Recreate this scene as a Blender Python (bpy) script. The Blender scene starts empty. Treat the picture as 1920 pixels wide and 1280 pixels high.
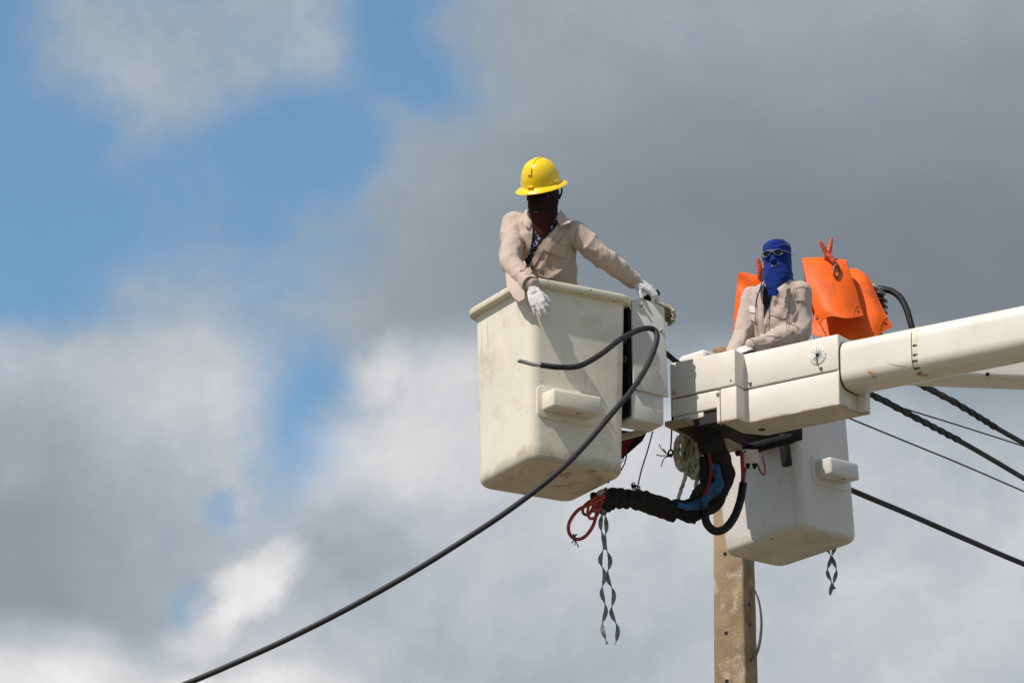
import bpy, bmesh, math, random
import numpy as np
from mathutils import Vector, Matrix, noise
from mathutils.bvhtree import BVHTree

random.seed(7)
S = bpy.context.scene
COL = S.collection
R = math.radians

# ------------------------------------------------------------------ camera
FPX = 8800.0                      # focal length in pixels of the 1920 px wide photograph
PITCH = R(19.0)
CAM = np.array([0.0, 0.0, 1.6])
FWD = np.array([0, math.cos(PITCH), math.sin(PITCH)])
UPV = np.array([0, -math.sin(PITCH), math.cos(PITCH)])
cd = bpy.data.cameras.new('camera')
cd.sensor_width = 36.0
cd.lens = FPX / 1920 * 36.0
cd.clip_end = 5000
cam = bpy.data.objects.new('camera', cd)
cam.location = CAM
cam.rotation_euler = (math.pi / 2 + PITCH, 0, 0)
COL.objects.link(cam)
S.camera = cam

def W(u, v, Y):
    """point of the place seen at photo pixel (u, v) that stands Y metres in front of the tripod"""
    r = np.array([1.0, 0, 0]) * (u - 960) / FPX + UPV * (640 - v) / FPX + FWD
    return CAM + r * (Y / r[1])

def WZ(u, v, z):
    r = np.array([1.0, 0, 0]) * (u - 960) / FPX + UPV * (640 - v) / FPX + FWD
    return CAM + r * ((z - CAM[2]) / r[2])

def zat(u, v, Y):
    return W(u, v, Y)[2]

# ------------------------------------------------------------------ light
SUN_EL, SUN_AZ = R(51.0), R(48.0)          # azimuth measured from behind the camera towards its left
SUN_DIR = np.array([-math.sin(SUN_AZ) * math.cos(SUN_EL), -math.cos(SUN_AZ) * math.cos(SUN_EL), math.sin(SUN_EL)])
sl = bpy.data.lights.new('sun', 'SUN')
sl.energy = 4.5
sl.angle = R(0.53)
sl.color = (1.0, 0.945, 0.875)
sun = bpy.data.objects.new('sun', sl)
sun.rotation_euler = Vector(SUN_DIR).to_track_quat('Z', 'Y').to_euler()
sun.location = (-10, -10, 30)
COL.objects.link(sun)
S.view_settings.view_transform = 'Standard'
S.view_settings.look = 'None'
S.view_settings.exposure = 0
S.view_settings.gamma = 1
S.view_settings.use_curve_mapping = False

# ------------------------------------------------------------------ sky with broken cloud
def s2l(c):
    c = c / 255.0
    return c / 12.92 if c <= 0.04045 else ((c + 0.055) / 1.055) ** 2.4

SKY_STRENGTH = 0.12
wd = bpy.data.worlds.new('World')
S.world = wd
wd.use_nodes = True
nt = wd.node_tree
nt.nodes.clear()

class N:
    """tiny node-writing helper"""
    def __init__(s, tree): s.t = tree
    def node(s, kind, **kw):
        n = s.t.nodes.new(kind)
        for k, v in kw.items(): setattr(n, k, v)
        return n
    def link(s, a, b): s.t.links.new(a, b)
    def m(s, op, a, b=None, c=None, clamp=False):
        n = s.node('ShaderNodeMath', operation=op, use_clamp=clamp)
        for i, x in enumerate((a, b, c)):
            if x is None: continue
            if isinstance(x, (int, float)): n.inputs[i].default_value = x
            else: s.link(x, n.inputs[i])
        return n.outputs[0]
    def smooth(s, x, lo, hi, a=0.0, b=1.0):
        n = s.node('ShaderNodeMapRange', interpolation_type='SMOOTHSTEP')
        s.link(x, n.inputs[0])
        for i, val in enumerate((lo, hi, a, b)): n.inputs[i + 1].default_value = val
        return n.outputs[0]
    def noise(s, vec, scale, detail=4, rough=0.5, dist=0.0):
        n = s.node('ShaderNodeTexNoise')
        if vec is not None: s.link(vec, n.inputs['Vector'])
        n.inputs['Scale'].default_value = scale
        n.inputs['Detail'].default_value = detail
        n.inputs['Roughness'].default_value = rough
        n.inputs['Distortion'].default_value = dist
        return n
    def mix(s, fac, a, b, blend='MIX'):
        n = s.node('ShaderNodeMix', data_type='RGBA', blend_type=blend)
        for sock, x in ((n.inputs[0], fac), (n.inputs[6], a), (n.inputs[7], b)):
            if isinstance(x, (int, float)): sock.default_value = x
            elif isinstance(x, (tuple, list)): sock.default_value = (*x[:3], 1)
            else: s.link(x, sock)
        return n.outputs[2]
    def vscale(s, vec, xyz):
        n = s.node('ShaderNodeVectorMath', operation='MULTIPLY')
        s.link(vec, n.inputs[0]); n.inputs[1].default_value = xyz
        return n.outputs[0]

w = N(nt)
tc = w.node('ShaderNodeTexCoord')
sep = w.node('ShaderNodeSeparateXYZ')
w.link(tc.outputs['Generated'], sep.inputs[0])
dx, dy, dz = sep.outputs
el = w.m('ARCSINE', dz)
cosel = w.m('SQRT', w.m('MAXIMUM', w.m('SUBTRACT', 1.0, w.m('MULTIPLY', dz, dz)), 0.0))
az = w.m('ARCTAN2', dx, dy)
# azimuth and elevation of the sky, scaled so that the patch of cloud between 12 and 24 degrees up is a unit square
cu = w.m('MULTIPLY_ADD', w.m('MULTIPLY', az, cosel), FPX / 1920, 0.5)
cv = w.m('MULTIPLY_ADD', w.m('SUBTRACT', el, PITCH), -FPX / 1280, 0.5)
warp = w.noise(tc.outputs['Generated'], 26, 6, 0.52)
ws = w.node('ShaderNodeSeparateColor'); w.link(warp.outputs['Color'], ws.inputs[0])
cu2 = w.m('MULTIPLY_ADD', w.m('SUBTRACT', ws.outputs[0], 0.5), 0.15, cu)
cv2 = w.m('MULTIPLY_ADD', w.m('SUBTRACT', ws.outputs[1], 0.5), 0.18, cv)
# cover (0..100) and brightness (0..255) of the cloud, every 1.2 degrees
COVER = [
 [8,48,64,62,68,34,6,72,100,100,100,100,100,100,100,100],
 [4,48,74,56,60,48,4,52,100,100,100,100,100,100,100,100],
 [0,8,40,16,0,0,70,100,100,100,100,100,100,100,100,100],
 [0,0,14,32,20,60,98,100,100,100,100,100,100,100,100,100],
 [0,6,42,60,46,80,100,100,100,100,100,100,100,100,100,100],
 [68,80,84,84,46,30,90,100,100,100,100,100,100,100,100,100],
 [100,100,100,100,42,56,98,100,100,100,100,100,100,100,100,100],
 [100,100,100,84,72,92,98,100,100,100,100,100,100,100,100,100],
 [100,100,95,78,100,100,100,100,100,100,100,100,100,100,100,100],
 [100]*16]
BRIGHT = [
 [176,180,183,181,181,180,177,172,168,167,166,165,166,168,166,163],
 [176,182,185,181,181,179,177,169,164,160,157,155,155,156,155,150],
 [172,176,180,177,172,170,167,159,155,151,148,146,145,146,146,146],
 [170,172,175,176,173,168,159,150,145,142,140,138,137,136,136,134],
 [172,176,182,182,180,172,158,149,145,142,140,138,137,135,134,133],
 [190,186,190,194,184,166,200,207,190,178,172,170,168,163,160,158],
 [172,174,182,190,190,206,213,211,208,207,206,204,196,190,186,182],
 [152,156,166,180,186,186,192,196,199,201,201,198,195,194,195,192],
 [154,156,168,190,200,188,187,189,191,191,194,197,200,201,201,196],
 [206,220,212,200,204,202,186,182,184,188,192,196,198,199,196,188]]
val = None
for j in range(10):
    rp = w.node('ShaderNodeValToRGB')
    cr_ = rp.color_ramp
    cr_.interpolation = 'CARDINAL'
    while len(cr_.elements) < 16: cr_.elements.new(0.5)
    for i in range(16):
        e = cr_.elements[i]
        e.position = i / 15
    for i in range(16):
        cr_.elements[i].color = (COVER[j][i] / 100, BRIGHT[j][i] / 255, 0, 1)
    w.link(cu2, rp.inputs[0])
    if val is None: val = rp.outputs[0]
    else:
        t = w.smooth(cv2, (j - 1) / 9, j / 9)
        val = w.mix(t, val, rp.outputs[0])
vs = w.node('ShaderNodeSeparateColor'); w.link(val, vs.inputs[0])
# beyond that patch the same kind of broken cloud goes on all round
far_n = w.noise(tc.outputs['Generated'], 4.0, 5, 0.5)
far_b = w.noise(tc.outputs['Generated'], 6.5, 4, 0.5)
far_cover = w.smooth(far_n.outputs[0], 0.36, 0.56)
far_bright = w.m('MULTIPLY_ADD', w.m('SUBTRACT', far_b.outputs[0], 0.5), 0.5, 0.66)
duv = w.m('MAXIMUM', w.m('ABSOLUTE', w.m('SUBTRACT', cu, 0.5)), w.m('ABSOLUTE', w.m('SUBTRACT', cv, 0.5)))
inview = w.smooth(duv, 0.55, 1.3, 1.0, 0.0)
def lerp(a, b, t): return w.m('ADD', a, w.m('MULTIPLY', w.m('SUBTRACT', b, a), t))
cover = lerp(far_cover, vs.outputs[0], inview)
bright = lerp(far_bright, vs.outputs[1], inview)
fine = w.noise(tc.outputs['Generated'], 46, 9, 0.62, 0.35)
fine2 = w.noise(tc.outputs['Generated'], 24, 8, 0.58, 0.3)
fine3 = w.noise(tc.outputs['Generated'], 85, 7, 0.6, 0.4)
cover = w.m('ADD', cover, w.m('MULTIPLY', w.m('SUBTRACT', fine.outputs[0], 0.5), 0.75))
cover = w.smooth(cover, 0.08, 0.92, 0.09, 1.0)
bright = w.m('ADD', bright, w.m('MULTIPLY', w.m('SUBTRACT', fine2.outputs[0], 0.5), w.smooth(bright, 0.52, 0.76, 0.045, 0.19)))
bright = w.m('ADD', bright, w.m('MULTIPLY', w.m('SUBTRACT', fine3.outputs[0], 0.5), w.smooth(bright, 0.55, 0.76, 0.01, 0.11)))
# single puffs and gaps: centre (in the unit square), half-length, half-width, turn, more brightness, more cover
PUFFS = [(480, 1100, 105, 46, -36, .17, .25), (385, 1190, 70, 40, -30, .09, .2), (60, 1290, 130, 60, 0, .06, .1), (440, 1300, 160, 38, -8, .10, .1),
         (705, 690, 80, 42, -60, .07, .2), (600, 1010, 90, 40, -30, -.03, .0), (415, 957, 36, 26, 20, .0, -.50), (350, 1140, 24, 44, 25, .0, -.34),
         (545, 770, 60, 85, 10, .0, -.08), (300, 740, 230, 110, 0, .035, .1), (690, 1040, 110, 70, -30, -.05, .0)]
warp2 = w.noise(tc.outputs['Generated'], 95, 5, 0.55)
w2 = w.node('ShaderNodeSeparateColor'); w.link(warp2.outputs['Color'], w2.inputs[0])
px = w.m('MULTIPLY', w.m('ADD', cu, w.m('MULTIPLY', w.m('SUBTRACT', w2.outputs[0], 0.5), 0.060)), 1920)
py = w.m('MULTIPLY', w.m('ADD', cv, w.m('MULTIPLY', w.m('SUBTRACT', w2.outputs[1], 0.5), 0.080)), 1280)
for (x0, y0, hl, hw, dg, db, dc) in PUFFS:
    ca, sa = math.cos(R(dg)), math.sin(R(dg))
    ax_ = w.m('SUBTRACT', px, float(x0)); ay_ = w.m('SUBTRACT', py, float(y0))
    q1 = w.m('DIVIDE', w.m('ADD', w.m('MULTIPLY', ax_, ca), w.m('MULTIPLY', ay_, sa)), float(hl))
    q2 = w.m('DIVIDE', w.m('SUBTRACT', w.m('MULTIPLY', ay_, ca), w.m('MULTIPLY', ax_, sa)), float(hw))
    rr_ = w.m('SQRT', w.m('ADD', w.m('MULTIPLY', q1, q1), w.m('MULTIPLY', q2, q2)))
    k_ = w.m('MULTIPLY', w.smooth(rr_, 0.35, 1.5, 1.0, 0.0), inview)
    if db: bright = w.m('ADD', bright, w.m('MULTIPLY', k_, db))
    if dc: cover = w.m('ADD', cover, w.m('MULTIPLY', k_, dc), None, True)
tR = w.smooth(bright, 0.61, 0.88, 0.865, 1.0)
tB = w.smooth(bright, 0.61, 0.88, 1.135, 1.02)
lin = w.m('POWER', bright, 2.25)
cc = w.node('ShaderNodeCombineColor')
w.link(w.m('MULTIPLY', w.m('MULTIPLY', lin, tR), 1 / SKY_STRENGTH), cc.inputs[0])
w.link(w.m('MULTIPLY', lin, 1.0 / SKY_STRENGTH), cc.inputs[1])
w.link(w.m('MULTIPLY', w.m('MULTIPLY', lin, tB), 1 / SKY_STRENGTH), cc.inputs[2])
sky = w.node('ShaderNodeTexSky', sky_type='NISHITA')
sky.sun_disc = False
sky.sun_elevation = SUN_EL
sky.sun_rotation = math.atan2(SUN_DIR[0], SUN_DIR[1])
sky.altitude = 200
sky.air_density = 1.0
sky.dust_density = 0.6
sky.ozone_density = 1.6
skyc = w.mix(1.0, sky.outputs[0], (0.86, 1.17, 1.20), 'MULTIPLY')
final = w.mix(cover, skyc, cc.outputs[0])
bg = w.node('ShaderNodeBackground')
bg.inputs['Strength'].default_value = SKY_STRENGTH
w.link(final, bg.inputs['Color'])
wo = w.node('ShaderNodeOutputWorld')
w.link(bg.outputs[0], wo.inputs['Surface'])
wd.cycles.sampling_method = 'MANUAL'
wd.cycles.sample_map_resolution = 512

# ------------------------------------------------------------------ materials
MATS = {}
def mat(name, base, rough=0.5, metal=0.0, var=0.12, vscale=3.0, specks=None, streak=None, stain=None,
        bump=0.0, bscale=60.0, coat=0.0, low=None, spec=0.5, bstretch=(1, 1, 1), sheen=0.0, bdetail=4):
    """procedural surface: a base colour with slow variation, optional specks, vertical streaks and stain patches (each a colour, amount)"""
    if name in MATS: return MATS[name]
    m = bpy.data.materials.new(name)
    m.use_nodes = True
    t = m.node_tree
    b = t.nodes['Principled BSDF']
    g = N(t)
    co = g.node('ShaderNodeTexCoord').outputs['Object']
    n1 = g.noise(co, vscale, 5, 0.55)
    f = g.smooth(n1.outputs[0], 0.3, 0.7)
    c = g.mix(f, tuple(x * (1 - var) for x in base), tuple(min(1, x * (1 + var * 0.6)) for x in base))
    if stain:
        col, amt, sc = stain
        n = g.noise(co, sc, 6, 0.62, 0.6)
        k = g.m('MULTIPLY', g.smooth(n.outputs[0], 0.52, 0.74), amt)
        c = g.mix(k, c, col)
    if streak:
        col, amt = streak[:2]
        n = g.noise(g.vscale(co, (28, 28, 1.6)), 1.0, 5, 0.6)
        n_b = g.noise(co, 2.3, 2, 0.5)
        k = g.m('MULTIPLY', g.m('MULTIPLY', g.smooth(n.outputs[0], 0.55, 0.75), g.smooth(n_b.outputs[0], 0.4, 0.65)), amt)
        c = g.mix(k, c, col)
    if low:                                    # scraped-on dirt that starts at the bottom edge and thins out upwards
        col, amt, z0, z1 = low
        sx = g.node('ShaderNodeSeparateXYZ'); g.link(co, sx.inputs[0])
        n = g.noise(g.vscale(co, (9, 9, 5)), 1.0, 6, 0.62)
        k = g.m('ADD', g.smooth(sx.outputs[2], z0, z1, 0.55, 0.0), g.m('SUBTRACT', n.outputs[0], 0.62))
        c = g.mix(g.m('MULTIPLY', g.smooth(k, 0.0, 0.42), amt), c, col)
    if specks:
        col, amt, sc = specks[:3]; th = specks[3] if len(specks) > 3 else 0.66
        n = g.noise(co, sc, 3, 0.6)
        k = g.m('MULTIPLY', g.smooth(n.outputs[0], th, th + 0.07), amt)
        c = g.mix(k, c, col)
    t.links.new(c, b.inputs['Base Color'])
    rr = g.smooth(n1.outputs[0], 0.2, 0.8, max(0, rough - 0.08), min(1, rough + 0.1))
    t.links.new(rr, b.inputs['Roughness'])
    b.inputs['Metallic'].default_value = metal
    b.inputs['Specular IOR Level'].default_value = spec
    b.inputs['Coat Weight'].default_value = coat
    b.inputs['Sheen Weight'].default_value = sheen
    if bump:
        vec = co if bstretch == (1, 1, 1) else g.vscale(co, bstretch)
        n = g.noise(vec, bscale, bdetail, 0.55)
        bn = g.node('ShaderNodeBump')
        bn.inputs['Strength'].default_value = 1.0
        bn.inputs['Distance'].default_value = bump
        t.links.new(n.outputs[0], bn.inputs['Height'])
        t.links.new(bn.outputs[0], b.inputs['Normal'])
    MATS[name] = m
    return m

CREAM = mat('cream_fibreglass', (0.76, 0.685, 0.555), 0.42, var=0.06, vscale=2.2, specks=((0.14, 0.10, 0.06), 0.75, 46, 0.68),
            streak=((0.47, 0.38, 0.27), 0.75), stain=((0.55, 0.45, 0.31), 0.75, 5.0), bump=0.0012, bscale=18, low=((0.24, 0.18, 0.12), 0.55, 0.02, 0.15))
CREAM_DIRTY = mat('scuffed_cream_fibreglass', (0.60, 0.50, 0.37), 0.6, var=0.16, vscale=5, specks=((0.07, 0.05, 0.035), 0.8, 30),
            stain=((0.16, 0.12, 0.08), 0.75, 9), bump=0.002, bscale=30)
RIMM = mat('worn_cream_rim', (0.66, 0.59, 0.45), 0.5, var=0.1, vscale=6, specks=((0.08, 0.06, 0.04), 0.9, 28), stain=((0.55, 0.40, 0.20), 0.6, 7), bump=0.0015, bscale=30)
WHITEB = mat('white_fibreglass', (0.645, 0.60, 0.56), 0.33, var=0.07, vscale=2.2, specks=((0.2, 0.12, 0.07), 0.6, 50, 0.71),
            streak=((0.50, 0.46, 0.40), 0.45), stain=((0.50, 0.45, 0.39), 0.55, 4.5), coat=0.2, bump=0.0008, bscale=16, low=((0.36, 0.28, 0.20), 0.30, 0.06, 0.16))
WHITEB_DIRTY = mat('scuffed_white_fibreglass', (0.56, 0.50, 0.43), 0.6, var=0.15, vscale=5, specks=((0.25, 0.12, 0.05), 0.8, 24),
            stain=((0.34, 0.37, 0.30), 0.6, 8), bump=0.002, bscale=30)
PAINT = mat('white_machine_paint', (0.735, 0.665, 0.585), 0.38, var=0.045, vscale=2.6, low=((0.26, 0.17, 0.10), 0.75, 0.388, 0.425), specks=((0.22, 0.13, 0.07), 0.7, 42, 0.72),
            stain=((0.62, 0.52, 0.39), 0.4, 4.2), coat=0.1, bump=0.0006, bscale=14)
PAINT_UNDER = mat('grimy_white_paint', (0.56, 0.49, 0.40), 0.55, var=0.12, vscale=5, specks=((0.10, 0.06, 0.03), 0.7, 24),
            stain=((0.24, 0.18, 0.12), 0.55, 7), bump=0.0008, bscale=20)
BOOMP = mat('white_boom_paint', (0.735, 0.665, 0.595), 0.30, var=0.04, vscale=2.0, low=((0.45, 0.34, 0.24), 0.55, 0.455, 0.53), specks=((0.25, 0.15, 0.08), 0.7, 36, 0.73),
            stain=((0.64, 0.52, 0.40), 0.4, 3.6), coat=0.2)
GREYPANEL = mat('pale_grey_panel', (0.63, 0.59, 0.53), 0.45, var=0.05, vscale=4, specks=((0.15, 0.1, 0.07), 0.7, 44, 0.71), stain=((0.5, 0.42, 0.34), 0.4, 6))
BROWNST = mat('brown_dusty_steel', (0.34, 0.25, 0.18), 0.7, var=0.2, vscale=9, stain=((0.10, 0.07, 0.05), 0.6, 8), bump=0.001)
BLACKST = mat('black_steel', (0.012, 0.0115, 0.011), 0.7, var=0.3, vscale=12, spec=0.15)
RUBBER = mat('black_rubber', (0.016, 0.0135, 0.0125), 0.6, var=0.25, vscale=8, specks=((0.12, 0.11, 0.10), 0.5, 50), spec=0.2)
CABLE = mat('black_cable_sheath', (0.026, 0.024, 0.025), 0.58, var=0.15, vscale=7, spec=0.3)
ALU = mat('bare_aluminium', (0.36, 0.34, 0.33), 0.5, metal=0.5, var=0.1, vscale=30, bump=0.0006, bscale=200)
BOLT = mat('zinc_bolt', (0.36, 0.33, 0.28), 0.45, metal=0.6, var=0.25, vscale=40)
DARKGAP = mat('dark_seam', (0.02, 0.017, 0.014), 0.8, var=0.1)
SHIRT = mat('beige_work_cloth', (0.50, 0.385, 0.32), 0.85, var=0.05, vscale=5, stain=((0.47, 0.36, 0.29), 0.3, 6), bump=0.0016, bscale=42, spec=0.15, sheen=0.15)
SHIRTB = mat('pale_beige_work_cloth', (0.48, 0.375, 0.32), 0.85, var=0.06, vscale=5, stain=((0.40, 0.33, 0.28), 0.3, 6), bump=0.0016, bscale=42, spec=0.15, sheen=0.15)
STITCH = mat('beige_stitching', (0.30, 0.23, 0.19), 0.9, var=0.1)
TROUS = mat('beige_trouser_cloth', (0.36, 0.29, 0.25), 0.9, var=0.08)
BOOT = mat('black_boot_leather', (0.03, 0.027, 0.025), 0.5, var=0.2)
PRINT = mat('navy_printed_cotton', (0.022, 0.024, 0.05), 0.85, var=0.3, vscale=20, specks=((0.42, 0.36, 0.42), 0.9, 60, 0.56), stain=((0.30, 0.06, 0.05), 0.8, 14), spec=0.15)
STRIPE = mat('dark_striped_cotton', (0.022, 0.024, 0.03), 0.85, var=0.3, vscale=20, streak=((0.09, 0.09, 0.1), 0.8), spec=0.15)
MASK = mat('dark_brown_mask_cloth', (0.028, 0.017, 0.015), 0.9, var=0.25, vscale=14, bump=0.002, bscale=30, spec=0.1)
BIB = mat('rust_brown_cloth', (0.056, 0.0185, 0.012), 0.9, var=0.25, vscale=9, bump=0.0025, bscale=24, spec=0.1)
BLUEC = mat('royal_blue_cloth', (0.005, 0.024, 0.165), 0.85, var=0.14, vscale=9, bump=0.0016, bscale=36, spec=0.12, sheen=0.1)
BLUECORD = mat('dark_blue_cord', (0.01, 0.015, 0.09), 0.85, var=0.1)
SKIN = mat('brown_skin', (0.15, 0.065, 0.04), 0.55, var=0.08, vscale=14)
GLOVE = mat('white_knit_glove', (0.66, 0.63, 0.62), 0.92, var=0.06, vscale=16, stain=((0.56, 0.45, 0.38), 0.5, 22), bump=0.0016, bscale=260, spec=0.12)
TANGLOVE = mat('dirty_tan_glove', (0.36, 0.31, 0.22), 0.9, var=0.2, vscale=16, stain=((0.18, 0.14, 0.09), 0.6, 22), bump=0.001, bscale=120, spec=0.15)
HELMET = mat('glossy_yellow_plastic', (0.92, 0.60, 0.004), 0.26, var=0.03, vscale=6, spec=0.55, coat=0.15)
LENS = mat('dark_lens', (0.006, 0.007, 0.014), 0.2, var=0.05, spec=0.15)
SILVER = mat('silver_wire', (0.30, 0.30, 0.29), 0.35, metal=0.8, var=0.05)
ORANGE = mat('orange_rubber_sheet', (0.84, 0.125, 0.010), 0.55, var=0.10, vscale=5, stain=((0.42, 0.075, 0.03), 0.8, 6.5), specks=((0.12, 0.06, 0.05), 0.6, 50), bump=0.003, bscale=11, spec=0.22)
ORANGEDOT = mat('orange_speckled_clamp', (0.55, 0.075, 0.022), 0.55, var=0.2, vscale=30, stain=((0.10, 0.02, 0.012), 0.95, 42))
RINGM = mat('brown_ring_grip', (0.22, 0.10, 0.04), 0.5, var=0.2, vscale=20)
INSUL = mat('brown_glazed_porcelain', (0.05, 0.028, 0.022), 0.15, var=0.2, vscale=10, spec=0.7)
CONC = mat('weathered_concrete', (0.325, 0.23, 0.142), 0.9, var=0.30, vscale=3.6, specks=((0.13, 0.09, 0.06), 0.55, 46, 0.64), streak=((0.20, 0.13, 0.08), 0.8),
           stain=((0.54, 0.44, 0.33), 0.85, 8), bump=0.005, bscale=44, bdetail=8, spec=0.2)
WOODARM = mat('weathered_crossarm', (0.20, 0.13, 0.085), 0.85, var=0.25, vscale=6)
HOLE = mat('dark_hole', (0.015, 0.012, 0.01), 0.9, var=0.1)
SLEEVE = mat('black_sleeve_cloth', (0.016, 0.013, 0.013), 0.85, var=0.35, vscale=9, stain=((0.05, 0.032, 0.025), 0.7, 9), bump=0.004, bscale=30, spec=0.25)
BLUELIN = mat('blue_liner_cloth', (0.011, 0.085, 0.195), 0.5, var=0.3, vscale=9, stain=((0.004, 0.014, 0.032), 0.9, 15), bump=0.012, bscale=22, spec=0.35)  # dark patches in the blue are painted shade for its folds
REDHOSE = mat('red_hydraulic_hose', (0.36, 0.035, 0.018), 0.42, var=0.2, vscale=9, stain=((0.14, 0.02, 0.014), 0.5, 20))
DARKRED = mat('dark_red_hose', (0.20, 0.022, 0.014), 0.6, var=0.25, vscale=9, spec=0.2)
WIREM = mat('dull_grey_wire', (0.06, 0.058, 0.057), 0.6, var=0.1, spec=0.3)
ROPEA = mat('cream_rope_strand', (0.60, 0.54, 0.41), 0.9, var=0.2, vscale=24, stain=((0.2, 0.16, 0.1), 0.6, 26), spec=0.15)
ROPEB = mat('green_rope_strand', (0.17, 0.24, 0.13), 0.9, var=0.2, vscale=24, stain=((0.09, 0.1, 0.06), 0.6, 26), spec=0.15)
CORD = mat('black_cord', (0.015, 0.018, 0.02), 0.8, var=0.2)
TIE = mat('dull_grey_metal_tie', (0.20, 0.19, 0.175), 0.5, metal=0.35, var=0.25, vscale=20)
TAPE = mat('yellowed_white_tape', (0.70, 0.62, 0.47), 0.6, var=0.1, vscale=20)
INK = mat('black_ink', (0.01, 0.01, 0.01), 0.6, var=0.05)
REDINK = mat('red_ink', (0.42, 0.10, 0.07), 0.6, var=0.1)
CLEARD = mat('gauge_face', (0.74, 0.71, 0.66), 0.18, var=0.02, coat=0.4)
RUST = mat('rust_chip', (0.42, 0.13, 0.03), 0.8, var=0.3, vscale=60)
PATCH = mat('white_badge_cloth', (0.66, 0.62, 0.62), 0.85, var=0.08, vscale=60)

# ------------------------------------------------------------------ building helpers
def thing(name, loc, label, cat, group=None):
    o = bpy.data.objects.new(name, None)
    o.empty_display_size = 0.1
    o.location = Vector([float(x) for x in loc])
    COL.objects.link(o)
    o['label'] = label; o['category'] = cat
    if group: o['group'] = group
    return o

def wloc(o):
    v = Vector((0, 0, 0))
    while o is not None:
        v = v + o.location
        o = o.parent
    return v

def part(name, mesh, m, parent=None, smooth=True, angle=None, under=None):
    """link one mesh object; its vertices are given in world metres"""
    V, Fc = mesh[0], mesh[1]
    off = wloc(parent) if parent else Vector((0, 0, 0))
    me = bpy.data.meshes.new(name)
    A = np.asarray(V, dtype=float) - np.array(off)
    me.from_pydata(A.tolist(), [], [tuple(int(i) for i in f) for f in Fc])
    ms = m if isinstance(m, (list, tuple)) else [m]
    for x in ms: me.materials.append(x)
    if len(mesh) > 2 and mesh[2] is not None:
        me.polygons.foreach_set('material_index', np.asarray(mesh[2], dtype=np.int32))
    bm = bmesh.new(); bm.from_mesh(me)
    bmesh.ops.recalc_face_normals(bm, faces=bm.faces)
    bm.to_mesh(me); bm.free()
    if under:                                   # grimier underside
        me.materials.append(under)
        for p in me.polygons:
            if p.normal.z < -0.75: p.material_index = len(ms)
    me.polygons.foreach_set('use_smooth', [bool(smooth)] * len(me.polygons))
    if smooth and angle: me.set_sharp_from_angle(angle=R(angle))
    o = bpy.data.objects.new(name, me)
    COL.objects.link(o)
    if parent: o.parent = parent
    return o

def tag(o, label, cat, group=None, kind=None):
    if label: o['label'] = label
    if cat: o['category'] = cat
    if group: o['group'] = group
    if kind: o['kind'] = kind
    return o

def merge(*ms):
    V, Fc, n = [], [], 0
    MI = []
    for m in ms:
        V.extend([tuple(p) for p in m[0]])
        Fc.extend([tuple(i + n for i in f) for f in m[1]])
        MI.extend(list(m[2]) if len(m) > 2 and m[2] is not None else [0] * len(m[1]))
        n += len(m[0])
    return V, Fc, MI

def bm_out(bm):
    bm.verts.index_update()
    V = [tuple(v.co) for v in bm.verts]
    Fc = [[v.index for v in f.verts] for f in bm.faces]
    bm.free()
    return V, Fc

def xf(mesh, M):
    return ([tuple(M @ Vector(p)) for p in mesh[0]],) + tuple(mesh[1:])

def frame(o, x, y, z):
    M = Matrix.Identity(4)
    for i, a in enumerate((x, y, z)):
        for k in range(3): M[k][i] = float(a[k])
    for k in range(3): M[k][3] = float(o[k])
    return M

def rbox(sx, sy, sz, bev=0.01, seg=3):
    """box from the origin to (sx, sy, sz) with rounded edges"""
    bm = bmesh.new()
    bmesh.ops.create_cube(bm, size=1.0)
    for v in bm.verts: v.co = Vector(((v.co.x + .5) * sx, (v.co.y + .5) * sy, (v.co.z + .5) * sz))
    if bev > 0: bmesh.ops.bevel(bm, geom=list(bm.edges), offset=bev, segments=seg, affect='EDGES', profile=0.5)
    return bm_out(bm)

def prism(pts, h, bev=0.0, seg=2):
    """polygon (x, y) pulled up from z = 0 to h"""
    bm = bmesh.new()
    vs_ = [bm.verts.new((p[0], p[1], 0)) for p in pts]
    f = bm.faces.new(vs_)
    r_ = bmesh.ops.extrude_face_region(bm, geom=[f])
    for v in r_['geom']:
        if isinstance(v, bmesh.types.BMVert): v.co.z += h
    bmesh.ops.recalc_face_normals(bm, faces=bm.faces)
    if bev: bmesh.ops.bevel(bm, geom=list(bm.edges), offset=bev, segments=seg, affect='EDGES', profile=0.5)
    return bm_out(bm)

def cr(P, n=8, closed=False):
    """smooth curve through points"""
    P = [np.array(p, dtype=float) for p in P]
    out = []
    k = len(P)
    rng = range(k if closed else k - 1)
    for i in rng:
        if closed: a, b, c, d = P[(i - 1) % k], P[i], P[(i + 1) % k], P[(i + 2) % k]
        else:
            b, c = P[i], P[i + 1]
            a = P[i - 1] if i > 0 else 2 * b - c
            d = P[i + 2] if i + 2 < k else 2 * c - b
        for j in range(n):
            t = j / n
            out.append(0.5 * ((2 * b) + (c - a) * t + (2 * a - 5 * b + 4 * c - d) * t * t + (3 * b - a - 3 * c + d) * t ** 3))
    if not closed: out.append(P[-1])
    return out

def frames(path, closed=False):
    P = [np.array(p, dtype=float) for p in path]
    n = len(P)
    T = []
    for i in range(n):
        a = P[(i - 1) % n] if closed or i > 0 else P[i]
        b = P[(i + 1) % n] if closed or i < n - 1 else P[i]
        t = b - a
        T.append(t / (np.linalg.norm(t) + 1e-12))
    ref = np.array([0.0, -1.0, 0.15])
    if abs(T[0] @ ref) > 0.95: ref = np.array([1.0, 0, 0])
    u = ref - T[0] * (ref @ T[0]); u /= np.linalg.norm(u)
    FR = []
    for t in T:
        u = u - t * (u @ t)
        u /= (np.linalg.norm(u) + 1e-12)
        FR.append((t, u, np.cross(t, u)))
    return P, FR

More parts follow.
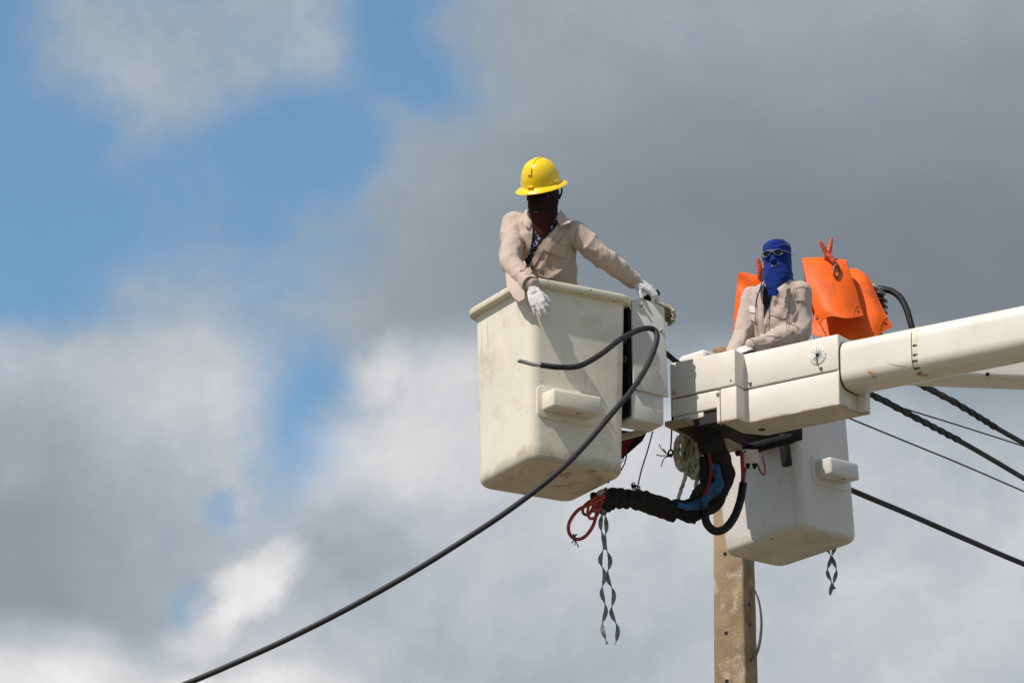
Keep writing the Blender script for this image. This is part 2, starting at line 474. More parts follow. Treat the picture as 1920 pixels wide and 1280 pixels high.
def tube(path, r, seg=10, closed=False, cap=True, mod=None):
    P, FR = frames(path, closed)
    n = len(P)
    V, Fc = [], []
    for i in range(n):
        rr = r[i] if isinstance(r, (list, tuple, np.ndarray)) else r
        t, u, b = FR[i]
        for k in range(seg):
            a = 2 * math.pi * k / seg
            q = rr * (mod(i, a) if mod else 1.0)
            V.append(P[i] + q * (math.cos(a) * u + math.sin(a) * b))
    for i in range(n if closed else n - 1):
        j = (i + 1) % n
        for k in range(seg):
            l = (k + 1) % seg
            Fc.append((i * seg + k, i * seg + l, j * seg + l, j * seg + k))
    if cap and not closed:
        Fc.append(tuple(range(seg))[::-1])
        Fc.append(tuple((n - 1) * seg + k for k in range(seg)))
    return V, Fc

def loft(rings, cap=True, closed=False):
    s = len(rings[0]); n = len(rings)
    V = [tuple(p) for r_ in rings for p in r_]
    Fc = []
    for i in range(n if closed else n - 1):
        j = (i + 1) % n
        for k in range(s):
            l = (k + 1) % s
            Fc.append((i * s + k, i * s + l, j * s + l, j * s + k))
    if cap and not closed:
        Fc.append(tuple(range(s))[::-1]); Fc.append(tuple((n - 1) * s + k for k in range(s)))
    return V, Fc

def cyl(p, q, r, seg=14, bev=0.0):
    p = np.array(p, float); q = np.array(q, float)
    if bev:
        d = (q - p) / np.linalg.norm(q - p)
        return tube([p, p + d * bev * .3, p + d * bev, q - d * bev, q - d * bev * .3, q], [r - bev, r - bev * .3, r, r, r - bev * .3, r - bev], seg)
    return tube([p, q], r, seg)

def disc_stack(p, axis, prof, seg=24):
    """lathe: profile of (radius, height) about an axis through p"""
    a = Vector([float(x) for x in axis]).normalized()
    x = a.orthogonal().normalized(); y = a.cross(x)
    V, Fc = [], []
    for (r_, h) in prof:
        for k in range(seg):
            t = 2 * math.pi * k / seg
            V.append(np.array(p) + np.array(a) * h + np.array(x) * r_ * math.cos(t) + np.array(y) * r_ * math.sin(t))
    n = len(prof)
    for i in range(n - 1):
        for k in range(seg):
            l = (k + 1) % seg
            Fc.append((i * seg + k, i * seg + l, (i + 1) * seg + l, (i + 1) * seg + k))
    Fc.append(tuple(range(seg))[::-1]); Fc.append(tuple((n - 1) * seg + k for k in range(seg)))
    return V, Fc

def ribbon(path, widths, wdir, thick=0.003):
    """flat strip along a path; wdir gives its width direction at each point"""
    P = [np.array(p, float) for p in path]
    n = len(P)
    rings = []
    for i in range(n):
        t = P[min(i + 1, n - 1)] - P[max(i - 1, 0)]
        t /= np.linalg.norm(t) + 1e-12
        wv = np.array(wdir[i] if isinstance(wdir, list) else wdir, float)
        wv = wv - t * (wv @ t); wv /= np.linalg.norm(wv) + 1e-12
        nv = np.cross(t, wv)
        h = (widths[i] if isinstance(widths, (list, np.ndarray)) else widths) / 2
        rings.append([P[i] - wv * h - nv * thick / 2, P[i] + wv * h - nv * thick / 2, P[i] + wv * h + nv * thick / 2, P[i] - wv * h + nv * thick / 2])
    return loft(rings)

_ICO = None
def ball(c, r, sc=(1, 1, 1)):
    global _ICO
    if _ICO is None:
        bm = bmesh.new(); bmesh.ops.create_icosphere(bm, subdivisions=3, radius=1.0); _ICO = bm_out(bm)
    c = np.array(c, float)
    return ([tuple(c + np.array(p) * r * np.array(sc)) for p in _ICO[0]], _ICO[1])

def chain(P, Rs, step=0.33):
    """solid limb: balls of slowly changing size along a bent line"""
    out = []
    for i in range(len(P) - 1):
        a, b = np.array(P[i], float), np.array(P[i + 1], float)
        L = np.linalg.norm(b - a)
        n = max(2, int(L / (step * min(Rs[i], Rs[i + 1])))+1)
        for j in range(n + 1):
            t = j / n
            out.append(ball(a + (b - a) * t, Rs[i] + (Rs[i + 1] - Rs[i]) * t))
    return out

def ell_ring(c, lat, fr, a, b, n=28, p=2.3):
    out = []
    for k in range(n):
        t = 2 * math.pi * k / n
        ct, st = math.cos(t), math.sin(t)
        out.append(np.array(c) + np.array(lat) * a * math.copysign(abs(ct) ** (2 / p), ct) + np.array(fr) * b * math.copysign(abs(st) ** (2 / p), st))
    return out

def union(meshes, voxel=0.01, smooth=6, fac=0.5):
    """one continuous skin round overlapping solids"""
    V, Fc, _ = merge(*meshes)
    me = bpy.data.meshes.new('tmp'); me.from_pydata([tuple(map(float, p)) for p in V], [], Fc)
    o = bpy.data.objects.new('tmp', me); COL.objects.link(o)
    md = o.modifiers.new('r', 'REMESH'); md.mode = 'VOXEL'; md.voxel_size = voxel
    if smooth:
        sm = o.modifiers.new('s', 'SMOOTH'); sm.factor = fac; sm.iterations = smooth
    dg = bpy.context.evaluated_depsgraph_get()
    ev = o.evaluated_get(dg); em = ev.to_mesh()
    n = len(em.vertices); A = np.empty(n * 3); em.vertices.foreach_get('co', A)
    Nn = np.empty(n * 3); em.vertices.foreach_get('normal', Nn)
    F2 = [tuple(p.vertices) for p in em.polygons]
    ev.to_mesh_clear()
    bpy.data.objects.remove(o); bpy.data.meshes.remove(me)
    return A.reshape(-1, 3), F2, Nn.reshape(-1, 3)

def folds(A, Nn, amp, freq, seed=0, axis=None, stretch=1.0, sharp=2.2):
    """cloth creases: thin ridges pushed out along the normals; axis = direction the creases run in"""
    out = A.copy()
    off = np.array([seed * 3.1, seed * 1.7, -seed * 2.3])
    B = A * freq
    if axis is not None:
        ax = np.array(axis, float); ax /= np.linalg.norm(ax)
        al = B @ ax
        B = B - np.outer(al, ax) * (1 - 1 / stretch)
    B = B + off
    for i in range(len(A)):
        q = Vector(B[i])
        h = (1 - min(1, 1.7 * abs(noise.noise(q)))) ** sharp
        g = .5 + .5 * noise.noise(q * .45 + Vector((7, 1, 3)))
        out[i] += Nn[i] * amp * (h * g * 1.5 - 0.25)
    return out

def surf_point(tree, u, v, off=0.004):
    """point just above a built surface, where the line of sight through (u, v) meets it"""
    o = Vector(CAM); d = (Vector(W(u, v, 30.0)) - o).normalized()
    h = tree.ray_cast(o, d)
    if h[0] is None: return None
    n = h[1]
    if n.dot(d) > 0: n = -n
    return np.array(h[0] + n * off), np.array(n)

def patch_on(tree, quad, nu=8, nv=8, off=0.005, thick=0.004):
    """cloth patch laid on a surface; quad = four photo corners tl, tr, br, bl"""
    q = [np.array(p, float) for p in quad]
    top, bot = [], []
    last = None
    for j in range(nv + 1):
        for i in range(nu + 1):
            s, t = i / nu, j / nv
            uv = (q[0] * (1 - s) + q[1] * s) * (1 - t) + (q[3] * (1 - s) + q[2] * s) * t
            hit = surf_point(tree, uv[0], uv[1], 0)
            if hit is None: hit = last
            if hit is None: continue
            last = hit
            top.append(hit[0] + hit[1] * (off + thick)); bot.append(hit[0] + hit[1] * (off - 0.006))
    if len(top) != (nu + 1) * (nv + 1): return None
    k = len(top)
    Fc = []
    g = lambda i, j: j * (nu + 1) + i
    for j in range(nv):
        for i in range(nu):
            Fc.append((g(i, j), g(i + 1, j), g(i + 1, j + 1), g(i, j + 1)))
            Fc.append((k + g(i, j), k + g(i, j + 1), k + g(i + 1, j + 1), k + g(i + 1, j)))
    edge = [g(i, 0) for i in range(nu)] + [g(nu, j) for j in range(nv)] + [g(i, nv) for i in range(nu, 0, -1)] + [g(0, j) for j in range(nv, 0, -1)]
    for a, b in zip(edge, edge[1:] + edge[:1]): Fc.append((a, k + a, k + b, b))
    return top + bot, Fc

def strip_on(tree, pts, width, off=0.005, thick=0.004, n=6):
    """narrow band laid on a surface along photo points"""
    P2 = cr([(p[0], p[1], 0) for p in pts], n)
    P, Nn = [], []
    for p in P2:
        h = surf_point(tree, p[0], p[1], off)
        if h is None: continue
        P.append(h[0]); Nn.append(h[1])
    if len(P) < 2: return None
    wd_ = []
    for i in range(len(P)):
        t = P[min(i + 1, len(P) - 1)] - P[max(i - 1, 0)]
        c = np.cross(t, Nn[i]); wd_.append(c / (np.linalg.norm(c) + 1e-12))
    return ribbon(P, width, wd_, thick)

def bvh(A, Fc): return BVHTree.FromPolygons([tuple(map(float, p)) for p in A], Fc)

# ------------------------------------------------------------------ ground
gm = mat('dry_grass_and_earth', (0.19, 0.165, 0.125), 0.95, var=0.3, vscale=0.35, stain=((0.13, 0.15, 0.06), 0.8, 0.12), bump=0.03, bscale=9, spec=0.1)
gv, gf = [], []
rings_ = [0, 6, 14, 30, 60, 120, 260, 600, 1500, 3800]
for i, rr in enumerate(rings_):
    for k in range(48):
        a = 2 * math.pi * k / 48
        x, y = rr * math.cos(a), 20 + rr * math.sin(a)
        z = 0.0 if rr < 30 else (noise.noise(Vector((x * .02, y * .02, 3))) * 0.5)
        gv.append((x, y, z - 0.0))
for i in range(len(rings_) - 1):
    for k in range(48):
        l = (k + 1) % 48
        gf.append((i * 48 + k, i * 48 + l, (i + 1) * 48 + l, (i + 1) * 48 + k))
ground = part('ground', (gv, gf), gm)
tag(ground, None, None, kind='structure')

# ------------------------------------------------------------------ the aerial lift: two buckets, boom tip, booms
Z3 = np.array([0, 0, 1.0])
UB = np.array([math.cos(R(-34.6)), math.sin(R(-34.6)), 0.0])       # along the boom, towards the truck
WB = np.array([-UB[1], UB[0], 0.0])                               # across the boom, away from the camera
ZX = 10.043                                                        # underside of the boom tip housing
lift = thing('bucket_lift', (1.55, 26.0, 9.65), 'white aerial lift boom carrying two work buckets beside the concrete pole', 'aerial lift')

def rr_ring(x0, x1, y0, y1, r_, n=7):
    out = []
    for cx, cy, a0 in ((x1 - r_, y1 - r_, 0), (x0 + r_, y1 - r_, 90), (x0 + r_, y0 + r_, 180), (x1 - r_, y0 + r_, 270)):
        for k in range(n + 1):
            a = R(a0 + 90 * k / n)
            out.append((cx + r_ * math.cos(a), cy + r_ * math.sin(a)))
    return out

def bucket(name, M, a, b, h, mats, step_x, step_w, zs):
    """open-topped tapered tub; a along its right-hand face, b along its left-hand face, near bottom corner at the origin"""
    body_m, dirty_m, rim_m = mats
    g = 0.018                                    # how far each wall leans out towards the top
    Rb, rc = 0.05, 0.075
    def ring(ins, z, r_): return [(x, y, z) for x, y in rr_ring(ins, a - ins, ins, b - ins, max(0.012, r_))]
    rings = []
    for k in range(9):
        t = R(90 * k / 8)
        ins = Rb * (1 - math.sin(t)); z = Rb * (1 - math.cos(t))
        rings.append(ring(ins, z, rc - ins * .6))
    for k in range(1, 9):
        z = Rb + (h - Rb) * k / 8
        rings.append(ring(-g * (z - Rb) / h, z, rc))
    nb = len(rings)
    for z in (h, h * .5, 0.10): rings.append(ring(0.02 - g * (z - Rb) / h, z, rc - .02))
    rings.append(ring(0.06, 0.06, rc - .04))
    m = loft(rings)
    mi = []
    s_ = len(rings[0])
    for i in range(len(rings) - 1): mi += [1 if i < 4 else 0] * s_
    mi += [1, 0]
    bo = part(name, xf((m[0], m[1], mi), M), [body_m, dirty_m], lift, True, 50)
    prof = [(0.0, h - .046), (.010, h - .044), (.033, h - .043), (.038, h - .040), (.0405, h - .034), (.041, h - .012), (.038, h - .003), (.032, h + .001),
            (.0, h + .004), (-.022, h + .003), (-.027, h - .006), (-.026, h - .05)]
    rr = []
    for o_, z in prof: rr.append([(x, y, z) for x, y in rr_ring(-g - o_, a + g + o_, -g - o_, b + g + o_, max(.02, rc + o_))])
    part('rim', xf(loft(rr, cap=False, closed=True), M), rim_m, bo, True, 60)
    # raised pad and step on the right-hand face
    pad = prism(rr_ring(step_x - .035, step_x + step_w + .04, zs - .045, zs + .155, .04, 5), .016, .005)
    Mp = M @ Matrix.Translation((0, .004, 0)) @ Matrix.Rotation(math.pi / 2, 4, 'X')
    part('step_pad', xf(pad, Mp), body_m, bo, True, 40)
    st = rbox(step_w, .135, .108, .014, 3)
    # the step's roof and floor fall slightly outwards
    V = [(x, -y + .004, z + (-.008 * (y / .135)) ) for x, y, z in st[0]]
    part('step', xf((V, st[1]), M @ Matrix.Translation((step_x, 0, zs))), body_m, bo, True, 40)
    hole = disc_stack((step_x + step_w * .6, -.085, zs - .0045), (0, 0, -1), [(0.008, -0.004), (.008, 0.001), (.0125, .0025), (.013, -0.002)], 14)
    part('drain_hole', xf(hole, M), HOLE, bo)
    return bo

near1 = np.array([0.112, 25.475])
a1 = R(29.7)
d1 = np.array([math.cos(a1), math.sin(a1), 0]); e1 = np.array([-math.sin(a1), math.cos(a1), 0])
ZB1 = 9.647; H1 = 1.09
O1 = np.array([near1[0], near1[1], ZB1]) - (d1 + e1) * 0.022
M1 = frame(O1, d1, e1, Z3)
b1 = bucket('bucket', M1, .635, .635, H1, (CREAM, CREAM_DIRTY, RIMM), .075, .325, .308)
b1['label'] = 'cream bucket holding the worker in the yellow helmet'
# black rubber strip lying on the near rim
st = [O1 + d1 * x + e1 * y + Z3 * (H1 + .014 + q) for x, y, q in ((.0, .10, 0), (.02, .03, .006), (.08, .0, .008), (.16, -.004, .004), (.27, -.003, -.001), (.36, -.0, -.006))]
part('rubber_strip', tube(cr(st, 5), [.007] * 26, 8), RUBBER, b1)

a2 = R(45.0)
d2 = np.array([math.cos(a2), math.sin(a2), 0]); e2 = np.array([-math.sin(a2), math.cos(a2), 0])
O2 = np.array([1.742, 26.99, 9.70])
tilt = Matrix.Rotation(R(-4.3), 4, 'Y')
M2 = frame(O2, d2, e2, Z3)
c2 = Vector(O2 + d2 * .26 + e2 * .33)
M2 = Matrix.Translation(c2) @ tilt @ Matrix.Translation(-c2) @ M2
b2 = bucket('bucket', M2, .535, .655, 1.09, (WHITEB, WHITEB_DIRTY, WHITEB), .170, .262, .352)
b2['label'] = 'white bucket hanging tilted behind the boom tip'

# bracket between bucket and boom tip -------------------------------------------------
PB = O1 + d1 * .688 + e1 * .02                    # front left foot of the bracket cover
def in1(x, y, z): return PB + d1 * x + e1 * y + Z3 * (z - PB[2])
Mb = frame(in1(0, 0, 0), d1, e1, Z3)
zb0, zb1, zb2 = 10.008, 10.186, 10.735
low = rbox(.222, .17, zb1 - zb0 + .01, .012)
brk = part('bracket', xf(low, Matrix.Translation(Z3 * zb0) @ Mb), GREYPANEL, lift, True, 40)
# upper cover: a bent sheet standing proud, its right edge leaning out
cov = prism([(0.008, .008), (.215 + .03, -.006), (.215 + .028, .03), (.222, zb2 - zb1 - .008), (.20, zb2 - zb1), (.065, zb2 - zb1 + .024), (.0, zb2 - zb1)], .02, .004)
Mc = frame(in1(0, .004, zb1), d1, Z3, -e1)
part('cover_panel', xf(cov, Mc), GREYPANEL, brk, True, 40)
part('hidden_core', xf(rbox(.20, .15, zb2 - zb1 - .04, .01), Matrix.Translation(Z3 * zb1 + d1 * .016 + e1 * .008) @ Mb), BLACKST, brk, True, 40)
for (x, z) in ((.062, zb2 - .022), (.195, zb2 - .155), (.04, zb1 + .045)):
    p = in1(x, -.016, z)
    part('bolt', disc_stack(p, -e1, [(.010, -.004), (.010, .004), (.0075, .006), (.0075, .013), (.006, .016)], 10), BOLT, brk)
# black mounting plate in the gap behind, with two rings
part('mounting_plate', xf(rbox(.012, .24, .70, .003), frame(in1(-.016, -.002, 10.03), d1, e1, Z3)), BLACKST, brk, False)
part('mounting_plate', xf(rbox(.07, .02, .74, .003), frame(in1(-.075, .16, 10.0), d1, e1, Z3)), BLACKST, brk, False)
for z in (10.50, 10.385):
    ring_ = tube([in1(-.020, .04, z) + .013 * (math.cos(t) * e1 * 1.2 + math.sin(t) * Z3 * 1.4) for t in np.linspace(0, 2 * math.pi, 17)[:-1]], .0035, 6, closed=True)
    part('lifting_ring', ring_, BOLT, brk)
part('hose_end', tube(cr([in1(-.03, .16, 10.52), in1(-.035, .12, 10.60), in1(.02, .09, 10.66), in1(.06, .1, 10.70)], 6), .028, 10), mat('olive_hose', (.09, .075, .035), .6, var=.3, vscale=14), brk)
# black control lever on top
lev = prism(rr_ring(0, .135, 0, .07, .022, 5), .044, .013)
ML = frame(in1(.128, .03, zb2 + .012), d1 * .80 + Z3 * .60, e1, -d1 * .60 + Z3 * .80)
part('control_lever', xf(lev, ML), RUBBER, brk, True, 50)

# cross beam under the boom tip that carries both buckets
g0, g1 = WZ(1246, 799, 10.07), WZ(1350, 852, 10.07)
gd = (g1 - g0) / np.linalg.norm(g1 - g0); gw = np.array([gd[1], -gd[0], 0])
part('cross_beam', xf(rbox(np.linalg.norm(g1 - g0), .155, .03, .004), frame(g0, gd, gw, Z3)), BROWNST, lift, True, 40)
# sloping plate behind the bracket
pl = prism([(0, 0), (.20, 0), (.20, .02), (.0, .02)], .10, .003)
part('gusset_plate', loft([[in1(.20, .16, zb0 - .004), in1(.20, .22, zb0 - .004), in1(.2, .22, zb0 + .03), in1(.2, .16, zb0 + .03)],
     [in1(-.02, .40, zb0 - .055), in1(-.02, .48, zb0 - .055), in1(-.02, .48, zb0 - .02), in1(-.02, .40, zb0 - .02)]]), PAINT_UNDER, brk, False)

# boom tip housing --------------------------------------------------------------------
RN = np.array([1.883, 25.639, ZX])               # near right lower corner
def hb(l, wv, z): return RN - UB * l + WB * wv + Z3 * z       # l leftwards along the boom, wv away, z up
Lr = .630                                        # right, set-back section
pw = .105                                        # how far the left section stands proud
Lend = 1.085
def poly_house(lst, z0, z1, bev=.007):
    m_ = prism([(l, wv) for l, wv in lst], z1 - z0, bev, 3)
    return xf(m_, frame(hb(0, 0, z0), -UB, WB, Z3))
zs = .212                                        # seam height
ZT = .430
under = [(0, 0), (Lr, 0), (Lr, -pw), (Lr + .110, -pw), (Lr + .110, .14), (Lr + .02, .258), (0, .258)]
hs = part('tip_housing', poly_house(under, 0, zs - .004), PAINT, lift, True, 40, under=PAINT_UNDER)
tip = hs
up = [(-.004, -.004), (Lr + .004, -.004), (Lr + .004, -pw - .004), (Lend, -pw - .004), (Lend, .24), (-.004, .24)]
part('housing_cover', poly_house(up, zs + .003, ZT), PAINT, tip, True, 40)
part('seam_core', poly_house([(.02, .02), (Lr + .03, .02), (Lr + .03, -pw + .02), (Lend - .03, -pw + .02), (Lend - .03, .22), (.02, .22)], .02, ZT - .03, 0), DARKGAP, tip, False)
lowl = [(Lr + .132, -pw + .004), (Lend - .006, -pw + .004), (Lend - .006, .1), (Lr + .132, .1)]
part('skirt_cover', poly_house(lowl, .098, zs - .004, .008), PAINT, tip, True, 40)
part('skirt_cover', poly_house([(Lr + .235, -pw + .012), (Lend - .012, -pw + .012), (Lend - .012, .1), (Lr + .235, .1)], .062, .0975, .006), PAINT, tip, True, 40)
part('edge_strip', poly_house([(Lr + .1105, -pw - .008), (Lr + .131, -pw - .008), (Lr + .131, -pw + .03), (Lr + .1105, -pw + .03)], -.002, zs - .012, .003), PAINT, tip, False)
part('dark_recess', poly_house([(Lr + .14, -pw + .03), (Lend - .03, -pw + .03), (Lend - .03, .2), (Lr + .14, .2)], .062, zs, .0), BLACKST, tip, False)
# end plate on the far side of the end face
part('end_plate', poly_house([(-.055, .205), (.004, .205), (.004, .262), (-.055, .262)], .002, zs + .10, .008), PAINT, tip, True, 40)
# black slot and pivot at the left end
part('pivot_slot', poly_house([(Lend - .001, -.06), (Lend + .03, -.06), (Lend + .03, .06), (Lend - .001, .06)], .06, .30, .012), BLACKST, tip, True, 40)
for l, z, f in ((Lend - .03, zs + .028, -pw), (Lr - .035, zs + .03, 0), (.115, zs + .032, 0), (Lr + .122, zs - .036, -pw)):
    part('bolt', disc_stack(hb(l, f - .006, z), -WB, [(.011, -.004), (.011, .003), (.008, .005), (.008, .013), (.006, .015)], 10), BOLT, tip)
part('screw_hole', disc_stack(hb(Lr + .034, -pw - .0045, zs + .032), -WB, [(.0055, -.002), (.0055, .001)], 10), HOLE, tip)
part('vent_hole', disc_stack(hb(Lr - .02, .14, .0005), -Z3, [(.022, -.002), (.022, .002)], 16), HOLE, tip)
# boom angle gauge: round clear dial, ticks, hanging pointer
gc = hb(.135, -.005, .325)
part('gauge_dial', disc_stack(gc, -WB, [(.056, -.002), (.056, .003), (.053, .0045)], 32), CLEARD, tip, True, 30)
for deg in (-52, -28, -6, 16, 40, 66, 92, 118, 143, 205, 232):
    t = R(deg)
    dr = -math.sin(t) * -UB + math.cos(t) * Z3
    pr = math.cos(t) * UB * 1 - math.sin(t) * Z3
    r0, r1 = (.006, .037)
    part('gauge_tick', ribbon([gc - WB * .0060 + dr * r0, gc - WB * .0060 + dr * r1], .0017, pr, .0016), INK, tip, False)
    part('gauge_mark', ribbon([gc - WB * .0060 + dr * .044, gc - WB * .0060 + dr * .050], .0036, pr, .0016), BOLT, tip, False)
part('gauge_pointer', ribbon([gc - WB * .009, gc - WB * .009 - Z3 * .056], .0085, UB, .003), mat('brass_pointer', (.16, .115, .06), .5, metal=.4), tip, False)
part('gauge_pin', disc_stack(gc - WB * .005, -WB, [(.007, 0), (.007, .008), (.004, .010)], 12), BLACKST, tip)

# upper boom ---------------------------------------------------------------------------
UM = np.array([math.cos(R(-33.2)), math.sin(R(-33.2)), 0.0]); WM = np.array([-UM[1], UM[0], 0.0])
BW, BH, BR = .262, .290, .088
AX0 = hb(0, .131, 0); 
ta = (2.08 - AX0[0]) / UM[0]
AX0[2] = zat(1640, 683, AX0[1] + UM[1] * ta)
def boom_ring(c, wx, hz, rad, Wv, n=9):
    return [c + Wv * x + Z3 * y for x, y in rr_ring(-wx / 2, wx / 2, -hz / 2, hz / 2, rad, n)]
rings = []
for s_, ins in ((-.02, .006), (.0, .0), (.55, 0.0), (1.6, 0), (4.0, -.01), (8.6, -.02)):
    rings.append(boom_ring(AX0 + UM * s_, BW - 2 * ins, BH - 2 * ins, BR, WM))
boom = part('boom', loft(rings), BOOMP, lift, True, 60)
# dark ring standing in for the shadow gap where the boom enters the housing
rg = [boom_ring(AX0 + UM * s_, BW + .004, BH + .004, BR + .002, WM) for s_ in (.0, .010)]
part('boom_shadow_ring', loft(rg), DARKGAP, boom, True, 40)
# taped band with arrows, partly round the boom
tb = .0
tape_s = None
for s_ in np.linspace(.1, 1.2, 221):
    p = AX0 + UM * s_ - WM * BW / 2
    c_ = p - CAM; 
    uu = 960 + FPX * c_[0] / (c_ @ FWD)
    if uu >= 1714: tape_s = s_; break
ang = rr_ring(-BW / 2 - .0012, BW / 2 + .0012, -BH / 2 - .0012, BH / 2 + .0012, BR + .0012, 9)
side = [p for p in ang if p[0] < -.02 or p[1] < -BH / 2 + .01]
side = [p for p in ang[10:32]]
tr = [[AX0 + UM * (tape_s + q) + WM * x + Z3 * z for q in (-.017, .017)] for x, z in side[1:21]]
Vt = [p for pr_ in tr for p in pr_]; Ft = [(2 * i, 2 * i + 1, 2 * i + 3, 2 * i + 2) for i in range(len(tr) - 1)]
part('marking_tape', (Vt, Ft), TAPE, boom)
for zz in (.012, -.045):
    x = -BW / 2 - .0035
    c_ = AX0 + UM * (tape_s + .002) + WM * x + Z3 * zz
    part('arrow_mark', ([c_ - UM * .017, c_ - Z3 * .010, c_ + Z3 * .010, c_ - Z3 * .004 + UM * .015, c_ + Z3 * .004 + UM * .015, c_ + Z3 * .004, c_ - Z3 * .004], [(0, 1, 6, 5, 2), (6, 3, 4, 5)]), INK, boom, False)
def on_boom(sv, deg, off=.003):
    """point on the rounded lower front edge; deg 0 = front face, 90 = underside"""
    t = R(deg)
    cx, cz = -BW / 2 + BR, -BH / 2 + BR
    return AX0 + UM * sv + WM * (cx - (BR + off) * math.cos(t)) + Z3 * (cz - (BR + off) * math.sin(t))
for deg, L in ((14, .03), (44, .034), (66, .03)):
    part('arrow_mark', ribbon([on_boom(tape_s - L * .5, deg), on_boom(tape_s + L * .5, deg)], .008, np.cross(UM, on_boom(0, deg) - on_boom(0, deg, .01)), .001), INK, boom, False)
for k, (sv, dg_) in enumerate(((-.012, 72), (.0, 78), (.012, 84), (.02, 90))):
    part('red_scribble', ribbon(cr([on_boom(tape_s + sv - .01, dg_), on_boom(tape_s + sv, dg_ + 5), on_boom(tape_s + sv + .012, dg_ + 1)], 4), .004, np.cross(UM, on_boom(0, dg_) - on_boom(0, dg_, .01)), .001), REDINK, boom, False)
part('pencil_line', ribbon([AX0 + UM * (tape_s - .018) + WM * (x - .0025) + Z3 * z for x, z in side[6:16]], .003, UM, .001), INK, boom, False)
for sv, dg_, l_, wd_ in ((.19, 18, .045, .014), (.20, 34, .03, .01)):
    part('rust_chip', ribbon([on_boom(sv, dg_, .001), on_boom(sv + l_ * .5, dg_ + 10, .001), on_boom(sv + l_, dg_ + 14, .001)], [wd_ * .4, wd_, wd_ * .2], Z3, .0012), RUST, boom, False)
part('scratch', ribbon(cr([on_boom(.30, -8, .001), on_boom(.36, 14, .001), on_boom(.48, 34, .001), on_boom(.62, 50, .001)], 6), .0018, Z3, .0008), mat('pale_brown_scratch', (.45, .30, .2), .8), boom, False)

# second boom running behind the upper one
LB0 = W(1700, 640, 27.0); LB1 = W(2600, 640, 27.35)
zl = zat(1860, 718, 27.05)
dl = LB1 - LB0; dl[2] = 0; dl /= np.linalg.norm(dl); wl = np.array([-dl[1], dl[0], 0])
b0 = np.array([LB0[0], LB0[1], zl + .15])
rings = [boom_ring(b0 + dl * s_, .24, .30, .03, wl, 4) for s_ in (0, .5, 2, 9)]
lb = part('boom', loft(rings), BOOMP, lift, True, 50)
lb['label'] = 'second white boom seen beneath the main boom at right'
pbt = W(1852, 700, 26.92)
part('bolt', disc_stack(np.array([pbt[0], (b0 + dl * (pbt[0] - b0[0]) - wl * .12)[1], pbt[2]]), -wl, [(.012, 0), (.012, .006), (.008, .016)], 10), BLACKST, lb)

# second bracket, seen over the left end of the housing and below it
q2 = W(1346, 668, 26.72)
M5 = frame(np.array([q2[0] - .085, q2[1] - .0, 10.44]), d2, e2, Z3)
bk2 = part('bracket', xf(rbox(.20, .22, zat(1346, 652, 26.72) - 10.44, .03, 4), M5), PAINT, lift, True, 40)
bk2['label'] = 'rounded white cover behind the left end of the boom tip'
Ms = frame(np.array([O2[0], O2[1], 10.245]), d2, e2, Z3)
part('support_arm', xf(rbox(.42, .41, .09, .012), Matrix.Translation(-d2 * .45 - e2 * .05) @ Ms), BLACKST, lift, True, 40)  # black arm, stretched outward out of sight to shade the tilted bucket
part('hidden_core', xf(rbox(.39, .48, .40, .012), Matrix.Translation(-d2 * .45 + e2 * -.02 + Z3 * .085) @ Ms), BLACKST, lift, True, 40)  # unseen block behind the housing, added to shade the tilted bucket
part('support_tube', cyl(W(1378, 846, 26.62), W(1486, 821, 26.62), .032, 14, .008), BLACKST, lift, True, 40)
part('rubber_buffer', cyl(W(1468, 815, 26.74), W(1476, 873, 26.74), .033, 16, .008), RUBBER, lift, True, 40)
mb0 = W(1393, 867, 26.50)
man = part('valve_block', xf(rbox(.098, .05, .085, .003), frame(mb0, np.array([.995, .1, 0]), np.array([-.1, .995, 0]), Z3)), mat('bare_grey_metal', (.72, .66, .59), .5, var=.06), lift, True, 40)
for u, v in ((1396.5, 846), (1423, 845)):
    part('screw_hole', disc_stack(W(u, v, 26.497), (-.0, -1, 0), [(.0055, -.006), (.0055, .004)], 10), HOLE, man)
for u in (1402, 1414.5):
    p = W(u, 869, 26.52)
    part('hose_fitting', disc_stack(p, (0, 0, -1), [(.010, -.012), (.010, 0), (.014, .004), (.014, .016), (.009, .02), (.009, .03)], 10), BLACKST, man)
pf = W(1431.5, 858, 26.53)
part('hose_fitting', disc_stack(pf, (0, 0, -1), [(.006, -.03), (.006, -.01), (.010, -.008), (.010, .012), (.007, .014), (.007, .02)], 10), ALU, man)

# hoses ---------------------------------------------------------------------------------
def PW(lst): return [W(u, v, Y) for u, v, Y in lst]
def ruffle(amp, seed):
    def f(i, a):
        return 1 + amp * noise.noise(Vector((i * .17, math.cos(a) * .9 + seed, math.sin(a) * .9))) + .25 * amp * noise.noise(Vector((i * .6, math.cos(a) * 1.6 + seed, math.sin(a) * 1.6)))
    return f
path = cr(PW([(1312, 779, 26.22), (1318, 802, 26.2), (1334, 832, 26.24), (1350, 868, 26.32), (1350, 908, 26.36), (1330, 940, 26.36), (1300, 956, 26.34), (1262, 955, 26.30)]), 10)
n_ = len(path)
rad = [float(np.interp(i / (n_ - 1), [0, .2, .35, .55, .75, .9, 1], [.075, .082, .074, .070, .066, .066, .060])) for i in range(n_)]
slv = part('hose_sleeve', tube(path, rad, 22, mod=ruffle(.30, 4)), SLEEVE, lift)
slv['label'] = 'black cloth sleeve round the hydraulic hoses, open along its inner bend'
path = cr(PW([(1268, 960, 26.30), (1240, 951, 26.27), (1212, 941, 26.24), (1190, 936, 26.2), (1165, 934, 26.17), (1142, 934, 26.14), (1122, 945, 26.12)]), 12)
n_ = len(path)
